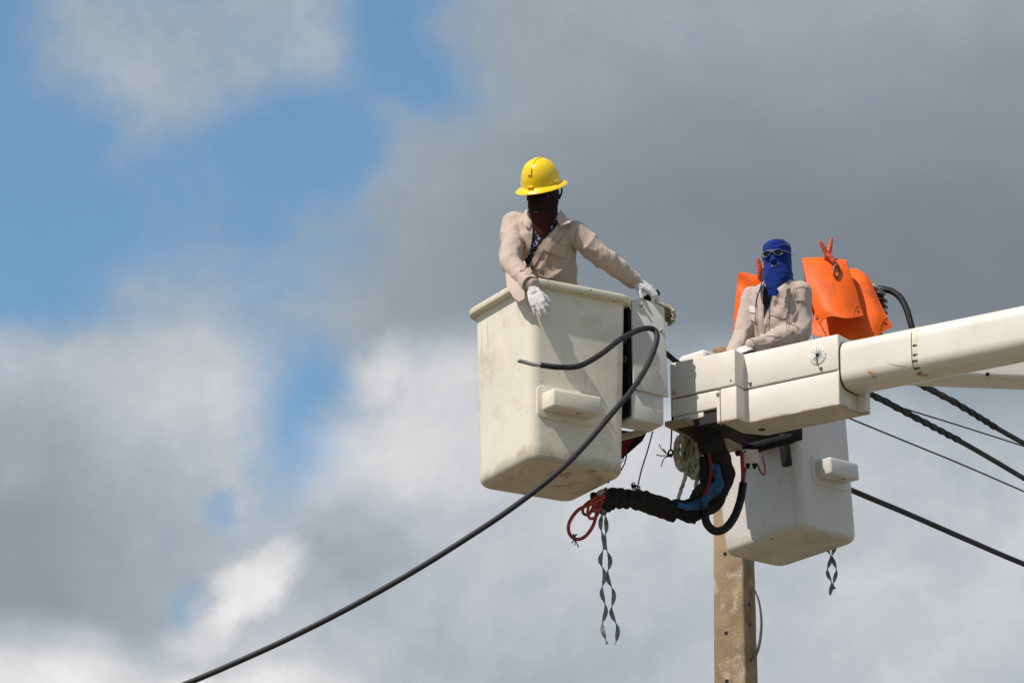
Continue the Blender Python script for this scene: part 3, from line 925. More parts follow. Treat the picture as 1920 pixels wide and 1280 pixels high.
def wrap_mod(i, a):
    return 1 + .07 * math.sin(i * .8 + .6 * math.sin(a)) * (1 if i > 26 else .25) + .16 * noise.noise(Vector((i * .22, math.cos(a) * 1.1, math.sin(a) * 1.1 + 9)))
rad = [float(np.interp(i / (n_ - 1), [0, .3, .5, .55, .6, .9, 1], [.062, .064, .060, .050, .058, .064, .074])) for i in range(n_)]
slv2 = part('hose_sleeve', tube(path, rad, 22, mod=wrap_mod), SLEEVE, lift)
slv2['label'] = 'black cloth wrapped and bunched round the hoses below the cream bucket'
# blue lining showing along the inner side of the bend
lin_pts = PW([(1334, 846, 26.265), (1339, 868, 26.255), (1346, 893, 26.255), (1342, 913, 26.255), (1328, 930, 26.25), (1310, 943, 26.245), (1288, 950, 26.24), (1270, 945, 26.235)])
path = cr(lin_pts, 8); n_ = len(path)
rad = [float(np.interp(i / (n_ - 1), [0, .25, .5, .75, 1], [.010, .026, .030, .030, .012])) for i in range(n_)]
part('blue_lining', tube(path, rad, 16, mod=ruffle(.85, 12)), BLUELIN, slv)
path = cr(PW([(1318, 858, 26.27), (1322, 885, 26.25), (1318, 910, 26.25), (1308, 925, 26.25), (1296, 934, 26.24)]), 8); n_ = len(path)
part('sleeve_flap', tube(path, [float(np.interp(i / (n_ - 1), [0, .4, .8, 1], [.02, .034, .03, .012])) for i in range(n_)], 14, mod=ruffle(.6, 21)), SLEEVE, slv)
for k in range(2):
    o_ = k * 3.6
    part('red_hose', tube(cr(PW([(1327 + o_, 846, 26.21), (1331 + o_ * .8, 872, 26.20), (1330 + o_ * .7, 900, 26.20), (1322 + o_, 922, 26.21), (1314 + o_, 932, 26.24)]), 8), .0042, 8), DARKRED, slv)
part('strap_tie', ribbon(PW([(1306, 918, 26.19), (1311, 936, 26.18), (1317, 954, 26.22), (1322, 968, 26.28)]), .012, (1, 0, 0), .004), RUBBER, slv, False)
part('sleeve_end', tube(cr(PW([(1290, 972, 26.3), (1298, 976, 26.28), (1303, 980, 26.27)]), 4), [.012, .011, .011, .011, .011, .010, .009, .012, .009], 10), RUBBER, slv)
# black hose rising to the valve block
hp = cr(PW([(1321, 962, 26.30), (1326, 982, 26.30), (1341, 995, 26.32), (1360, 990, 26.36), (1377, 968, 26.40), (1388, 938, 26.44), (1393.5, 906, 26.47)]), 8)
hr = [.0245 * (1 + .06 * noise.noise(Vector((i * .5, 0, 5)))) for i in range(len(hp))]
hz = part('black_hose', tube(hp, hr, 14), RUBBER, lift)
part('red_hose', tube(cr(PW([(1391, 912, 26.47), (1393, 893, 26.48), (1392, 868, 26.47), (1391, 848, 26.47)]), 6), .0125, 10), REDHOSE, lift)
part('red_hose', tube(cr(PW([(1395, 905, 26.455), (1396, 890, 26.455), (1399, 875, 26.48)]), 6), .007, 8), REDHOSE, lift)
part('red_hose', tube(cr(PW([(1419, 867, 26.52), (1424, 880, 26.50), (1430, 889, 26.49), (1434, 886, 26.5), (1434, 876, 26.52), (1432, 864, 26.53)]), 6), .0058, 8), REDHOSE, lift)
# bunch of red hoses under the cream bucket
red_sets = [
 [(1134, 930, 26.05), (1114, 942, 26.0), (1085, 955, 25.95), (1068, 978, 25.93), (1067, 998, 25.93), (1079, 1010, 25.94), (1096, 1006, 25.96), (1112, 985, 26.0), (1121, 955, 26.03), (1130, 938, 26.06)],
 [(1128, 930, 26.04), (1108, 938, 26.0), (1094, 950, 25.98), (1094, 962, 25.98), (1104, 964, 26.0), (1112, 950, 26.02)],
 [(1124, 928, 26.02), (1108, 940, 25.98), (1102, 958, 25.97), (1106, 971, 25.97), (1118, 968, 26.0), (1126, 948, 26.04)],
 [(1120, 930, 26.04), (1112, 948, 26.0), (1115, 958, 26.0), (1127, 952, 26.02)],
 [(1140, 918, 26.1), (1126, 930, 26.04), (1116, 946, 26.02), (1112, 960, 26.02)],
 [(1136, 915, 26.12), (1130, 932, 26.06), (1124, 944, 26.05), (1122, 962, 26.05)]]
for k, q in enumerate(red_sets):
    part('red_hose', tube(cr(PW(q), 8), .0105 if k == 0 else .0088, 10), REDHOSE, lift)
part('hose_coupling', cyl(W(1122, 926, 25.98), W(1130, 920, 26.02), .013, 10, .004), ALU, lift)
for k in range(3):
    a_ = W(1078, 1008, 25.92); 
    part('cord_knot', tube(cr([a_ + np.array([.012 * (k - 1), -.012, .02]), a_ + np.array([.0, -.016, -.005]), a_ + np.array([.02 * (k - 1), -.01, -.035 - .012 * k])], 5), .0035, 6), CORD, lift)
# red hoses dropping behind the bracket, past a flat black slab
part('black_slab', loft([[W(1164, 806, Y), W(1212, 812, Y), W(1205, 826, Y), W(1164, 862, Y)] for Y in (26.36, 26.40)]), BLACKST, lift, False)
for k in range(4):
    part('red_hose', tube(cr(PW([(1196 - k * 5, 812, 26.28), (1183 - k * 4, 828, 26.28), (1170 - k * 3, 848, 26.3), (1157 - k * 2, 868, 26.32), (1140, 905, 26.3)]), 6), .0048, 8), DARKRED, lift)
part('thin_hose', tube(cr(PW([(1172, 838, 26.3), (1174.5, 850, 26.3), (1172, 866, 26.3), (1164, 882, 26.3)]), 6), .0042, 8), mat('olive_hose', (.09, .075, .035)), lift)
part('thin_hose', tube(cr(PW([(1166, 842, 26.32), (1170, 852, 26.32), (1167, 864, 26.32), (1160, 874, 26.32)]), 6), .003, 8), CORD, lift)
# black hose end seen over the gap between bracket and boom tip
part('black_hose', tube(cr(PW([(1240, 655, 26.35), (1256, 668, 26.38), (1268, 678, 26.42), (1290, 690, 26.45)]), 6), .016, 10), RUBBER, lift)

# ------------------------------------------------------------------ concrete pole
PY = 28.55
pz0, pz1 = zat(1396, 1280, PY), zat(1372, 641, PY)
bet = R(25.0)
lx = np.array([-math.cos(bet), math.sin(bet), 0]); rx = np.array([math.sin(bet), math.cos(bet), 0])
pole = thing('utility_pole', (W(1396, 1000, PY)[0], PY, 0), 'square brown concrete utility pole with bolt holes behind the tilted white bucket', 'utility pole')
def pole_half(z): return .1095 - (z - pz0) * .0075
ncx = W(1398, 1280, PY)
ctr = np.array([ncx[0], ncx[1], 0]) + (lx + rx) * pole_half(pz0)
rings = []
for z in np.concatenate([[-.5, 3, 6, 8], np.arange(8.6, pz1 - .012, .04), [pz1 - .01, pz1]]):
    h = pole_half(z) - (.01 if z >= pz1 - .001 else 0)
    rg = []
    for x, y in rr_ring(-h, h, -h, h, .018, 3):
        p = ctr + lx * -x + rx * -y + Z3 * z
        p = p + np.array([noise.noise(Vector((x * 8, y * 8, z * 9))) * .0025, noise.noise(Vector((x * 8, y * 8 + 9, z * 9))) * .0025, 0])
        rg.append(p)
    rings.append(rg)
part('shaft', loft(rings), CONC, pole, True, 50)
for side_, lst in (('l', (1033, 1182, 1272, 1370, 1480)), ('r', (1125, 1163, 1229, 1300, 1420))):
    for v in lst:
        z = zat(1370, v, PY) if side_ == 'l' else zat(1408, v, PY)
        h = pole_half(z)
        nrm, along = (-rx, lx) if side_ == 'l' else (-lx, rx)
        c_ = ctr + nrm * (h + .0005) + along * (-h + (.115 if side_ == 'l' else .085)) + Z3 * z
        c_ = ctr + nrm * h + along * ((.018) if side_ == 'l' else -.012) + Z3 * z
        part('bolt_hole', disc_stack(c_ - nrm * .02, nrm, [(.0105, 0), (.0105, .0205), (.012, .0225), (.0125, .021)], 14), HOLE, pole)
# crossarm hidden behind the boom tip, with its bolts
ca = np.array([.58, .814, 0]); 
ca0 = ctr + Z3 * (pz1 - .16) - rx * 0
arm = part('crossarm', xf(rbox(1.25, .11, .11, .008), frame(ca0 + np.array([-.09, -.20, -.03]), np.array([.96, -.05, 0]) / np.linalg.norm([.96, -.05]), np.array([.05, .96, 0]) / np.linalg.norm([.96, .05]), Z3)), WOODARM, pole, True, 40)
for u in (1524, 1537):
    p = W(u, 634, 28.2)
    part('arm_bolt', disc_stack(p, (0, 0, 1), [(.011, -.08), (.011, .0), (.007, .002), (.007, .02)], 10), BOLT, pole)
band = thing('metal_band', W(1424, 1120, 28.62), 'thin grey metal band bowed out from the right edge of the pole', 'metal band')
bp = cr([W(1414, 1104, 28.66), W(1422, 1124, 28.64), W(1427, 1155, 28.62), W(1427, 1182, 28.62), W(1423, 1210, 28.64), W(1414, 1236, 28.68)], 8)
part('strip', ribbon(bp, .034, np.array([.45, .9, 0]), .004), TIE, band, True, 60)

# ------------------------------------------------------------------ cables
def cable(pts, r_, label, name='cable', wrap=None, ext=None, group=None, m=CABLE, n=12):
    P = [W(*p) for p in pts]
    if ext is not None:
        d = P[-1] - P[-2]; d /= np.linalg.norm(d)
        for k in range(1, 5):
            P.append(P[-1] + d * ext / 4 + Z3 * (-.0) * k)
    t = thing(name, P[0], label, 'cable', group)
    part('sheath', tube(cr(P, n), r_, 12), m, t)
    if wrap:
        Q = cr([W(*p) for p in wrap], 40)
        Pq, FR = frames(Q)
        L = 0; turns = []
        hel, wdirs = [], []
        for i in range(len(Pq)):
            if i: L += np.linalg.norm(Pq[i] - Pq[i - 1])
            a = L / .30 * 2 * math.pi + .5 * math.sin(L * 5.3)
            tt, u, b = FR[i]
            hel.append(Pq[i] + (r_ * .42) * (math.cos(a) * u + math.sin(a) * b)); 
        part('helical_wrap', tube(hel, r_ * .92, 12), RUBBER, t)
        hel2 = []
        L = 0
        for i in range(len(Pq)):
            if i: L += np.linalg.norm(Pq[i] - Pq[i - 1])
            a = L / .30 * 2 * math.pi + math.pi + .5 * math.sin(L * 5.3)
            tt, u, b = FR[i]
            hel2.append(Pq[i] + (r_ * .42) * (math.cos(a) * u + math.sin(a) * b))
        part('helical_wrap', tube(hel2, r_ * .86, 12), RUBBER, t)
    return t

loose = thing('cable', W(1232, 625, 25.74), 'thick black cable with bare end, looping over the cream bucket and trailing down left', 'cable')
lp = [(1013, 684, 25.22), (1045, 688, 25.24), (1085, 686, 25.30), (1125, 665, 25.42), (1165, 635, 25.56), (1200, 618, 25.70), (1222, 616, 25.76), (1232, 628, 25.76), (1227, 654, 25.73),
      (1210, 692, 25.66), (1184, 732, 25.56), (1150, 772, 25.46), (1095, 836, 25.36), (1040, 890, 25.28), (960, 952, 25.22), (870, 1012, 25.2), (770, 1074, 25.2), (660, 1136, 25.2),
      (548, 1193, 25.22), (450, 1238, 25.25), (354, 1279, 25.3), (210, 1335, 25.4), (0, 1400, 25.5), (-400, 1500, 25.6)]
part('sheath', tube(cr([W(*p) for p in lp], 10), .0164, 14), CABLE, loose)
part('bare_end', tube(cr([W(1017, 684.5, 25.222), W(1000, 683, 25.215), W(985, 679, 25.21), W(971, 675.5, 25.20)], 6), [.012] * 18 + [.011], 10), ALU, loose)

cable([(1690, 700, 28.3), (1722, 719, 28.5), (1800, 760, 29.1), (1865, 800, 29.7), (1960, 853, 30.6), (2100, 930, 32.2), (2500, 1130, 37.5)], .0175,
      'upper wrapped black power cable emerging beneath the boom at right', wrap=[(1722, 719, 28.5), (1760, 738, 28.8), (1800, 760, 29.1), (1868, 802, 29.72)], group='power cables running down to the right', ext=50)
cable([(1600, 722, 27.9), (1632, 739, 28.2), (1700, 774, 28.7), (1795, 824, 29.5), (1860, 861, 30.1), (1960, 920, 31.2), (2100, 1000, 33), (2500, 1220, 39)], .0175,
      'lower wrapped black power cable starting by the boom tip end plate', wrap=[(1632, 739, 28.2), (1665, 755, 28.45), (1700, 774, 28.7), (1797, 825, 29.52)], group='power cables running down to the right', ext=50)
cable([(1480, 868, 28.45), (1595, 918, 28.9), (1700, 962, 29.5), (1810, 1010, 30.2), (1920, 1057, 31), (2100, 1128, 32.4), (2500, 1280, 37)], .0185,
      'thick smooth black cable passing behind the tilted white bucket', group='power cables running down to the right', m=CABLE, ext=50)
cable([(1640, 748, 28.6), (1700, 767, 29), (1800, 798, 30), (1910, 833, 31.2), (2100, 895, 33.5), (2500, 1020, 39)], .0054,
      'thin wire between the two wrapped black cables', name='thin_wire', group='thin wires running down to the right', m=WIREM, ext=50)
cable([(1540, 762, 28.3), (1600, 787, 28.6), (1700, 828, 29.3), (1800, 869, 30.1), (1920, 921, 31.2), (2100, 1000, 33), (2500, 1170, 38)], .0058,
      'lone thin wire below the boom tip, above the thick smooth cable', name='thin_wire', group='thin wires running down to the right', m=WIREM, ext=50)

# ------------------------------------------------------------------ things hanging below
def twisted(label, strands, width, grp):
    t = thing('twisted_strap', W(*strands[0][0]), label, 'strap', grp)
    for si, st_ in enumerate(strands):
        P = cr([W(*p) for p in st_[:-1]], 14)
        ph, pitch = st_[-1]
        L = 0; wd_ = []
        for i in range(len(P)):
            if i: L += np.linalg.norm(P[i] - P[i - 1])
            a = ph + L / pitch * math.pi
            wd_.append([math.cos(a), math.sin(a), 0.0])
        part('strand', ribbon(P, width, wd_, .003), TIE, t, True, 50)
    return t
def str3(l, Y): return [(a, b, Y) for a, b in l]
twisted('long pair of grey twisted straps hanging below the cream bucket', [
    str3([(1130, 955), (1126, 986), (1133, 1019), (1125.5, 1050), (1134, 1078), (1128, 1108), (1136, 1143), (1129, 1173), (1138, 1207)], 26.05) + [(0.9, .112)],
    str3([(1132, 955), (1137, 986), (1133.5, 1019), (1144, 1050), (1138.5, 1080), (1151, 1114), (1146, 1146), (1158, 1178), (1154, 1207)], 26.065) + [(0.5, .112)]], .026, 'grey twisted straps')
twisted('short pair of grey twisted straps hanging below the tilted white bucket', [
    str3([(1547, 1010), (1551, 1028), (1558, 1046), (1551, 1070), (1559, 1093), (1556, 1115)], 27.55) + [(0.9, .09)],
    str3([(1569, 1008), (1565.5, 1026), (1560, 1043), (1568, 1069), (1561.5, 1096), (1564, 1104)], 27.565) + [(0.5, .09)]], .024, 'grey twisted straps')

# coil of rope
coil = thing('rope_coil', W(1292, 825, 26.42), 'coil of cream and green twisted rope hanging beside the black hose sleeve', 'rope')
def rope(pts, r_, closed=False, n=14, parent=None):
    P = cr(pts, n, closed)
    k = len(P); 
    Pq, FR = frames(P, closed)
    segs = 12; V = []; Fc = []; MI = []
    L = 0
    for i in range(k):
        if i: L += np.linalg.norm(Pq[i] - Pq[i - 1])
        tw = L / .05 * 2 * math.pi / 3
        t_, u, b = FR[i]
        for q in range(segs):
            a = 2 * math.pi * q / segs
            rr = r_ * (.66 + .46 * abs(math.cos(1.5 * a)))
            V.append(Pq[i] + rr * (math.cos(a + tw) * u + math.sin(a + tw) * b))
    for i in range(k if closed else k - 1):
        j = (i + 1) % k
        for q in range(segs):
            l = (q + 1) % segs
            Fc.append((i * segs + q, i * segs + l, j * segs + l, j * segs + q)); MI.append(1 if q in (0, 1) else 0)
    return part('strand', (V, Fc, MI), [ROPEA, ROPEB], parent)
rnd = random.Random(5)
for k in range(8):
    t = k / 7
    cx = 1279 + 27 * t + rnd.uniform(-2, 2); top = 812 + rnd.uniform(-3, 3); bot = 896 - abs(t - .5) * 34 + rnd.uniform(-4, 4)
    wd_ = 11 + rnd.uniform(-2, 3); yy = 26.43 + rnd.uniform(-.03, .03)
    pts = []
    for a in np.linspace(0, 2 * math.pi, 13)[:-1]:
        pts.append(W(cx + wd_ * math.cos(a) + 4 * t * (1 - math.sin(a)), (top + bot) / 2 - (bot - top) / 2 * math.sin(a), yy + .045 * math.sin(a * 1 + k) ))
    rope(pts, .0115, True, 16, coil)
rope([W(1287, 880, 26.40), W(1284, 897, 26.39), W(1277, 918, 26.37), W(1269, 944, 26.34)], .0115, False, 12, coil)
rope([W(1313, 850, 26.36), W(1310, 880, 26.37), W(1306, 905, 26.37), (W(1303, 935, 26.36))], .0125, False, 12, coil)

c1 = thing('cord', W(1222, 815, 26.2), 'straight thin black cord tied round the black wrapped hoses', 'cord', 'black cords')
part('line', tube(cr([W(1224, 808, 26.2), W(1214, 845, 26.18), W(1203, 880, 26.14), W(1195, 915, 26.10)], 6), .0042, 8), CORD, c1)
for k in range(3):
    a_ = W(1194, 917, 26.08)
    part('knot', tube(cr([a_ + np.array(q) * .001 for q in ([(-30, 0, 28 - 8 * k), (-14, -6, 8), (6, -10, -4), (18, -8, 8), (4, -12, 16), (-22 - 6 * k, -5, 10 + 9 * k)])], 6), .0042, 7), CORD, c1)
part('loop', tube(cr([W(1188 + 3.5 * math.cos(t), 911 + 6.5 * math.sin(t), 26.09) for t in np.linspace(0, 6.283, 9)[:-1]], 4, True), .0034, 7, closed=True), CORD, c1)
c2_ = thing('cord', W(1259, 806, 26.35), 'short black cord with a ring knot and frayed ends beside the rope coil', 'cord', 'black cords')
part('line', tube(cr([W(1259.5, 804, 26.36), W(1258.5, 825, 26.35), W(1257.5, 842, 26.35)], 6), .0048, 8), CORD, c2_)
part('knot', tube(cr([W(1257.5 + 4.2 * math.cos(t), 848.5 + 5 * math.sin(t), 26.345) for t in np.linspace(0, 6.283, 9)[:-1]], 4, True), .0058, 8, closed=True), CORD, c2_)
part('knot', ball(W(1258, 853.5, 26.34), .0115), CORD, c2_)
for q in ([(1254, 853), (1247, 848), (1240, 841), (1236, 833)], [(1254, 854), (1246, 854), (1238, 854), (1231, 852)], [(1255, 855), (1248, 857), (1243, 863), (1240, 875)], [(1252, 852), (1247, 846), (1244, 841)]):
    part('frayed_end', tube(cr([W(a, b, 26.34 + .02 * i) for i, (a, b) in enumerate(q)], 5), .0032, 6), CORD, c2_)

# ------------------------------------------------------------------ people
def nrm(v):
    v = np.array(v, float); return v / np.linalg.norm(v)

def glove_mesh(M, hand, curls, spread, thumb=(.8, .55, -.35), voxel=.0034, size=1.0, fat=1.0):
    """hand in a glove: fingers along +y, back of the hand +z; hand = +1 left (thumb towards +x), -1 right"""
    sg = hand
    solids = []
    for x in (-.031, -.0105, .0105, .031):
        solids += chain([(x * .72, .0, 0), (x, .05, .001), (x * 1.05, .088, 0)], [.0155, .0165, .0135])
    solids += chain([(0, -.035, 0), (0, .01, 0)], [.026, .025], .4)
    roots = [(-.033, .086), (-.0115, .093), (.0108, .094), (.032, .089)]      # little, ring, middle, index
    lens = [(.026, .017, .014), (.033, .022, .016), (.036, .024, .017), (.032, .022, .016)]
    rads = [.0098 * fat, .0108 * fat, .0112 * fat, .0108 * fat]
    for f in range(4):
        x, y = roots[f]
        p = np.array([x, y, 0.0]); ang = 0.0
        P = [p - np.array([0, .02, 0])] + [p.copy()]; Rr = [.0115, rads[f]]
        for k in range(3):
            ang += R(curls[f][k])
            d = np.array([math.sin(R(spread[f])) * math.cos(ang), math.cos(ang) * math.cos(R(spread[f])), -math.sin(ang)])
            p = p + d * lens[f][k]; P.append(p.copy()); Rr.append(rads[f] * (1 - .07 * (k + 1)))
        solids += chain(P, Rr, .4)
    td = nrm(thumb)
    p0 = np.array([.022, .012, -.006]); p1 = p0 + np.array([.016, .022, -.006]); p2 = p1 + td * .034
    d2_ = nrm(td + np.array([-.15, .45, -.2])); p3 = p2 + d2_ * .027
    solids += chain([p0, p1, p2, p3], [.016, .0145, .0122, .0105], .4)
    out = []
    for b in solids:
        V = [M @ Vector((p[0] * sg * size, p[1] * size, p[2] * size)) for p in b[0]]
        out.append((V, b[1]))
    A, F_, Nn = union(out, voxel * size, 3, .5)
    return folds(A, Nn, .0012, 120, 2), F_

def proj_uv(p):
    c = np.array(p, float) - CAM
    wq = c @ FWD
    return 960 + FPX * c[0] / wq, 640 - FPX * (c @ UPV) / wq

def inside(poly, x, y):
    ins = False
    for i in range(len(poly)):
        (x1, y1), (x2, y2) = poly[i], poly[i - 1]
        if (y1 > y) != (y2 > y) and x < (x2 - x1) * (y - y1) / (y2 - y1) + x1: ins = not ins
    return ins

def split_by(A, F_, Nn, poly):
    """faces of a garment inside an opening (photo outline), and the rest"""
    keep, cut = [], []
    for f in F_:
        c = A[list(f)].mean(0); n = Nn[list(f)].mean(0)
        u, v = proj_uv(c)
        (cut if n @ (CAM - c) > 0 and inside(poly, u, v) else keep).append(f)
    return keep, cut

def worker(loc, label, J, lat, fr, torso, arm_r, cloth, legs, opening, under_m, wr_amp):
    """torso, arms and legs of one worker; J = joints"""
    t = thing('person', loc, label, 'person')
    # the body under the clothes, one continuous skin
    sol = [loft([ell_ring(c, lat, fr, a * .86, b * .86) for c, a, b in torso])]
    for sd in ('r', 'l'):
        sol += chain([J['sh_' + sd], J['el_' + sd], J['wr_' + sd]], [.050, .040, .026])
    sol += chain([J['neck'], J['head']], [.056, .055]) 
    sol += [ball(J['head'], .068, (1, 1, 1.2))]
    hips = J['hip']
    for sd in (-1, 1):
        h = hips + lat * .09 * sd
        k = h + (J['foot'] - hips) * .48 + fr * .02
        f = J['foot'] + lat * .10 * sd
        sol += chain([h, k, f + Z3 * .08], [.085, .058, .042])
        sol += chain([f + Z3 * .045, f + Z3 * .035 + fr * .15], [.040, .035])
    A, F_, Nn = union(sol, .011, 4)
    part('body', (A, F_), SKIN, t)
    # trousers and boots
    sol = [loft([ell_ring(hips + Z3 * .10, lat, fr, .165, .125), ell_ring(hips, lat, fr, .175, .13), ell_ring(hips - Z3 * .10, lat, fr, .17, .125)])]
    for sd in (-1, 1):
        h = hips + lat * .088 * sd - Z3 * .02
        k = h + (J['foot'] - hips) * .48 + fr * .02
        f = J['foot'] + lat * .10 * sd
        sol += chain([h, k, f + Z3 * .10], [.098, .074, .062])
    A, F_, Nn = union(sol, .014, 4)
    part('trousers', (folds(A, Nn, .006, 9, 4), F_), TROUS, t)
    for sd in (-1, 1):
        f = J['foot'] + lat * .10 * sd
        A, F_, Nn = union(chain([f + Z3 * .16, f + Z3 * .05], [.056, .054]) + chain([f + Z3 * .05, f + Z3 * .045 + fr * .17], [.052, .046]), .009, 3)
        A = A.copy(); A[:, 2] = np.maximum(A[:, 2], J['foot'][2])
        part('boot', (A, F_), BOOT, t)
    # shirt
    sol = [loft([ell_ring(c, lat, fr, a, b) for c, a, b in torso])]
    for sd in ('r', 'l'):
        r0, r1, r2 = arm_r
        sh, e_, wr = J['sh_' + sd], J['el_' + sd], J['wr_' + sd]
        inner = sh * .6 + torso[3][0] * .4
        sol += chain([inner, sh], [r0 * 1.0, r0 * 1.0])
        sol += chain([sh, sh * .5 + e_ * .5, e_, e_ * .5 + wr * .5, wr], [r0, r0 * .96, r1, r1 * .88, r2], .25)
    A, F_, Nn = union(sol, .0068, 10, .5)
    A = folds(A, Nn, wr_amp, 9.0, 3, axis=(.55, .2, .75), stretch=4.2, sharp=1.7)
    A = folds(A, Nn, wr_amp * .62, 15.0, 8, axis=(.75, .1, -.6), stretch=4.0, sharp=1.8)
    A = folds(A, Nn, wr_amp * .22, 30.0, 5, axis=(.2, .1, 1), stretch=4.0)
    keep, cut = split_by(A, F_, Nn, opening)
    shirt = part('shirt', (A, keep), cloth, t)
    if cut: part('undershirt', (A - Nn * .003, cut), under_m, t)
    return t, shirt, bvh(A, F_)

# ---- worker in the yellow helmet
f1 = nrm((-.40, -.917, 0)); l1 = np.array([-f1[1], f1[0], 0])          # facing, and towards his left hand
J1 = dict(head=W(1018, 374, 25.64), neck=W(1019, 412, 25.74), hip=W(1042, 612, 25.93), foot=np.array([.25, 25.93, 9.715]),
          sh_r=W(962, 420, 25.82), el_r=W(957, 494, 25.60), wr_r=W(994, 533, 25.415),
          sh_l=W(1079, 436, 25.68), el_l=W(1128, 481, 25.70), wr_l=W(1186, 525, 25.85))
torso1 = [(W(1042, 625, 25.92), .165, .125), (W(1036, 545, 25.86), .150, .112), (W(1029, 490, 25.80), .165, .125), (W(1021, 448, 25.76), .185, .128), (W(1019, 420, 25.75), .165, .105), (W(1019, 404, 25.75), .10, .08), (W(1019, 394, 25.74), .07, .065)]
p1, shirt1, tree1 = worker((.25, 25.93, 9.715), 'worker in yellow helmet and dark face mask, leaning over the bucket rim', J1, l1, f1, torso1, (.066, .062, .047), SHIRT, None,
    [(995, 402), (1048, 400), (1045, 424), (1022, 446), (1009, 463), (990, 502), (983, 500), (994, 462)], PRINT, .0145)
# loose hem of the right sleeve
hp_ = cr([W(954, 508, 25.55), W(961, 526, 25.49), W(970, 545, 25.425), W(979, 563, 25.39)], 6)
part('sleeve_hem', ribbon(hp_, [float(np.interp(i / (len(hp_) - 1), [0, .4, .8, 1], [.04, .085, .074, .036])) for i in range(len(hp_))], nrm((.9, -.35, .25)), .007), SHIRT, shirt1, True, 50)
def add_patch(parent, tree, name, quad, m, **kw):
    q = patch_on(tree, quad, **kw)
    if q: return part(name, q, m, parent, True, 50)
def add_strip(parent, tree, name, pts, width, m, **kw):
    q = strip_on(tree, pts, width, **kw)
    if q: return part(name, q, m, parent, True, 50)
add_patch(shirt1, tree1, 'pocket_flap', [(1027, 450), (1064, 463), (1056, 484), (1018, 467)], SHIRT, off=.006, thick=.005)
add_strip(shirt1, tree1, 'placket', [(1049, 424), (1034, 444), (1018, 464), (1003, 490), (988, 516)], .028, SHIRT, off=.005, thick=.006)
add_strip(shirt1, tree1, 'placket', [(994, 412), (995, 440), (990, 470), (979, 508)], .024, SHIRT, off=.004, thick=.006)
add_strip(shirt1, tree1, 'stitching', [(1060, 440), (1048, 452), (1030, 478), (1012, 505)], .004, STITCH, off=.003, thick=.001)
add_strip(shirt1, tree1, 'stitching', [(1082, 428), (1078, 448), (1076, 470)], .004, STITCH, off=.003, thick=.001)
# collar wings
def collar(parent, pts, m, thick=.006):
    top = cr([p[0] for p in pts], 5); bot = cr([p[1] for p in pts], 5)
    rings = []
    for a, b in zip(top, bot):
        a = np.array(a); b = np.array(b); mid = (a + b) / 2
        n = nrm(CAM - mid)
        rings.append([a - n * thick * .3, a + n * thick, mid + n * thick * 2.2, b + n * thick * 1.4, b + n * .001, mid + n * .002])
    part('collar', loft(rings), m, parent, True, 60)
collar(shirt1, [(W(1050, 392, 25.74), W(1057, 400, 25.73)), (W(1050, 396, 25.66), W(1064, 409, 25.62)), (W(1046, 401, 25.60), W(1071, 416, 25.575)), (W(1044, 412, 25.585), W(1051, 423, 25.575))], SHIRT)
collar(shirt1, [(W(986, 392, 25.80), W(980, 402, 25.80)), (W(989, 396, 25.72), W(980, 410, 25.70)), (W(993, 404, 25.67), W(984, 422, 25.655)), (W(996, 414, 25.655), W(993, 428, 25.65))], SHIRT)

def cuff(parent, a, b, r_, m, back=.075, fwd=.012):
    """open, slightly flared shirt cuff round a wrist; a = elbow, b = wrist"""
    d = nrm(b - a); P = [b - d * back, b - d * (back * .6), b - d * .01, b + d * fwd, b + d * fwd, b - d * .01, b - d * back * .5]
    rr = [r_ * .98, r_ * 1.04, r_ * 1.08, r_ * 1.10, r_ * 1.02, r_ * .98, r_ * .90]
    m_ = tube(P, rr, 26, cap=False, mod=lambda i, q: 1 + .05 * math.sin(2 * q + 1) + .03 * math.sin(5 * q + i * .3))
    return part('cuff', m_, m, parent, True, 60)
cuff(shirt1, J1['el_r'], J1['wr_r'], .052, SHIRT)
cuff(shirt1, J1['el_l'], J1['wr_l'], .049, SHIRT)
# head: mask with nose and jaw, neck cloth, glasses, helmet
up1 = nrm((-.13, -.40, .905))
fw1 = np.array([-.50, -.80, -.35]); fw1 = nrm(fw1 - up1 * (fw1 @ up1))
rt1 = np.cross(fw1, up1)                                      # his right
H1c = J1['head']
MH = frame(H1c, -rt1, fw1, up1)                               # x = his left, y = forward, z = up
def loc_solids(M, lst):
    out = []
    for c, r_, sc in lst:
        b = ball((0, 0, 0), r_, sc)
        out.append(([M @ (Vector(p) + Vector(c)) for p in b[0]], b[1]))
    return out
face = [((0, -.008, .035), .1, (.94, 1.0, .95)), ((0, .004, -.02), .1, (.90, .90, .84)), ((0, .026, -.062), .066, (1.15, .92, .95)), ((0, .048, -.082), .036, (1.15, 1, .9)),
        ((0, .094, -.018), .015, (.85, 1, 1)), ((0, .100, -.032), .017, (1, .9, .8)), ((0, .082, .004), .013, (.8, 1, 1.4)),
        ((.032, .066, .018), .024, (1, .7, .6)), ((-.032, .066, .018), .024, (1, .7, .6)), ((0, .074, .034), .034, (1.7, .7, .5)), ((0, .080, -.062), .018, (1.2, .6, .6)),
        ((.072, -.01, -.005), .022, (.4, .8, 1.3)), ((-.072, -.01, -.005), .022, (.4, .8, 1.3))]
sol = loc_solids(MH, face) + chain([H1c - up1 * .06 - fw1 * .01, J1['neck']], [.074, .078])
Am, Fm, Nm = union(sol, .005, 3)
Am = folds(Am, Nm, .003, 26, 6)
hood1 = part('face_mask', (Am, Fm), MASK, p1)
part('mouth', (lambda m_: m_)(xf(ball((0, .094, -.062), .012, (1.5, .45, .55)), MH)), mat('shaded_lips', (.09, .03, .026), .5), hood1)
rg = []
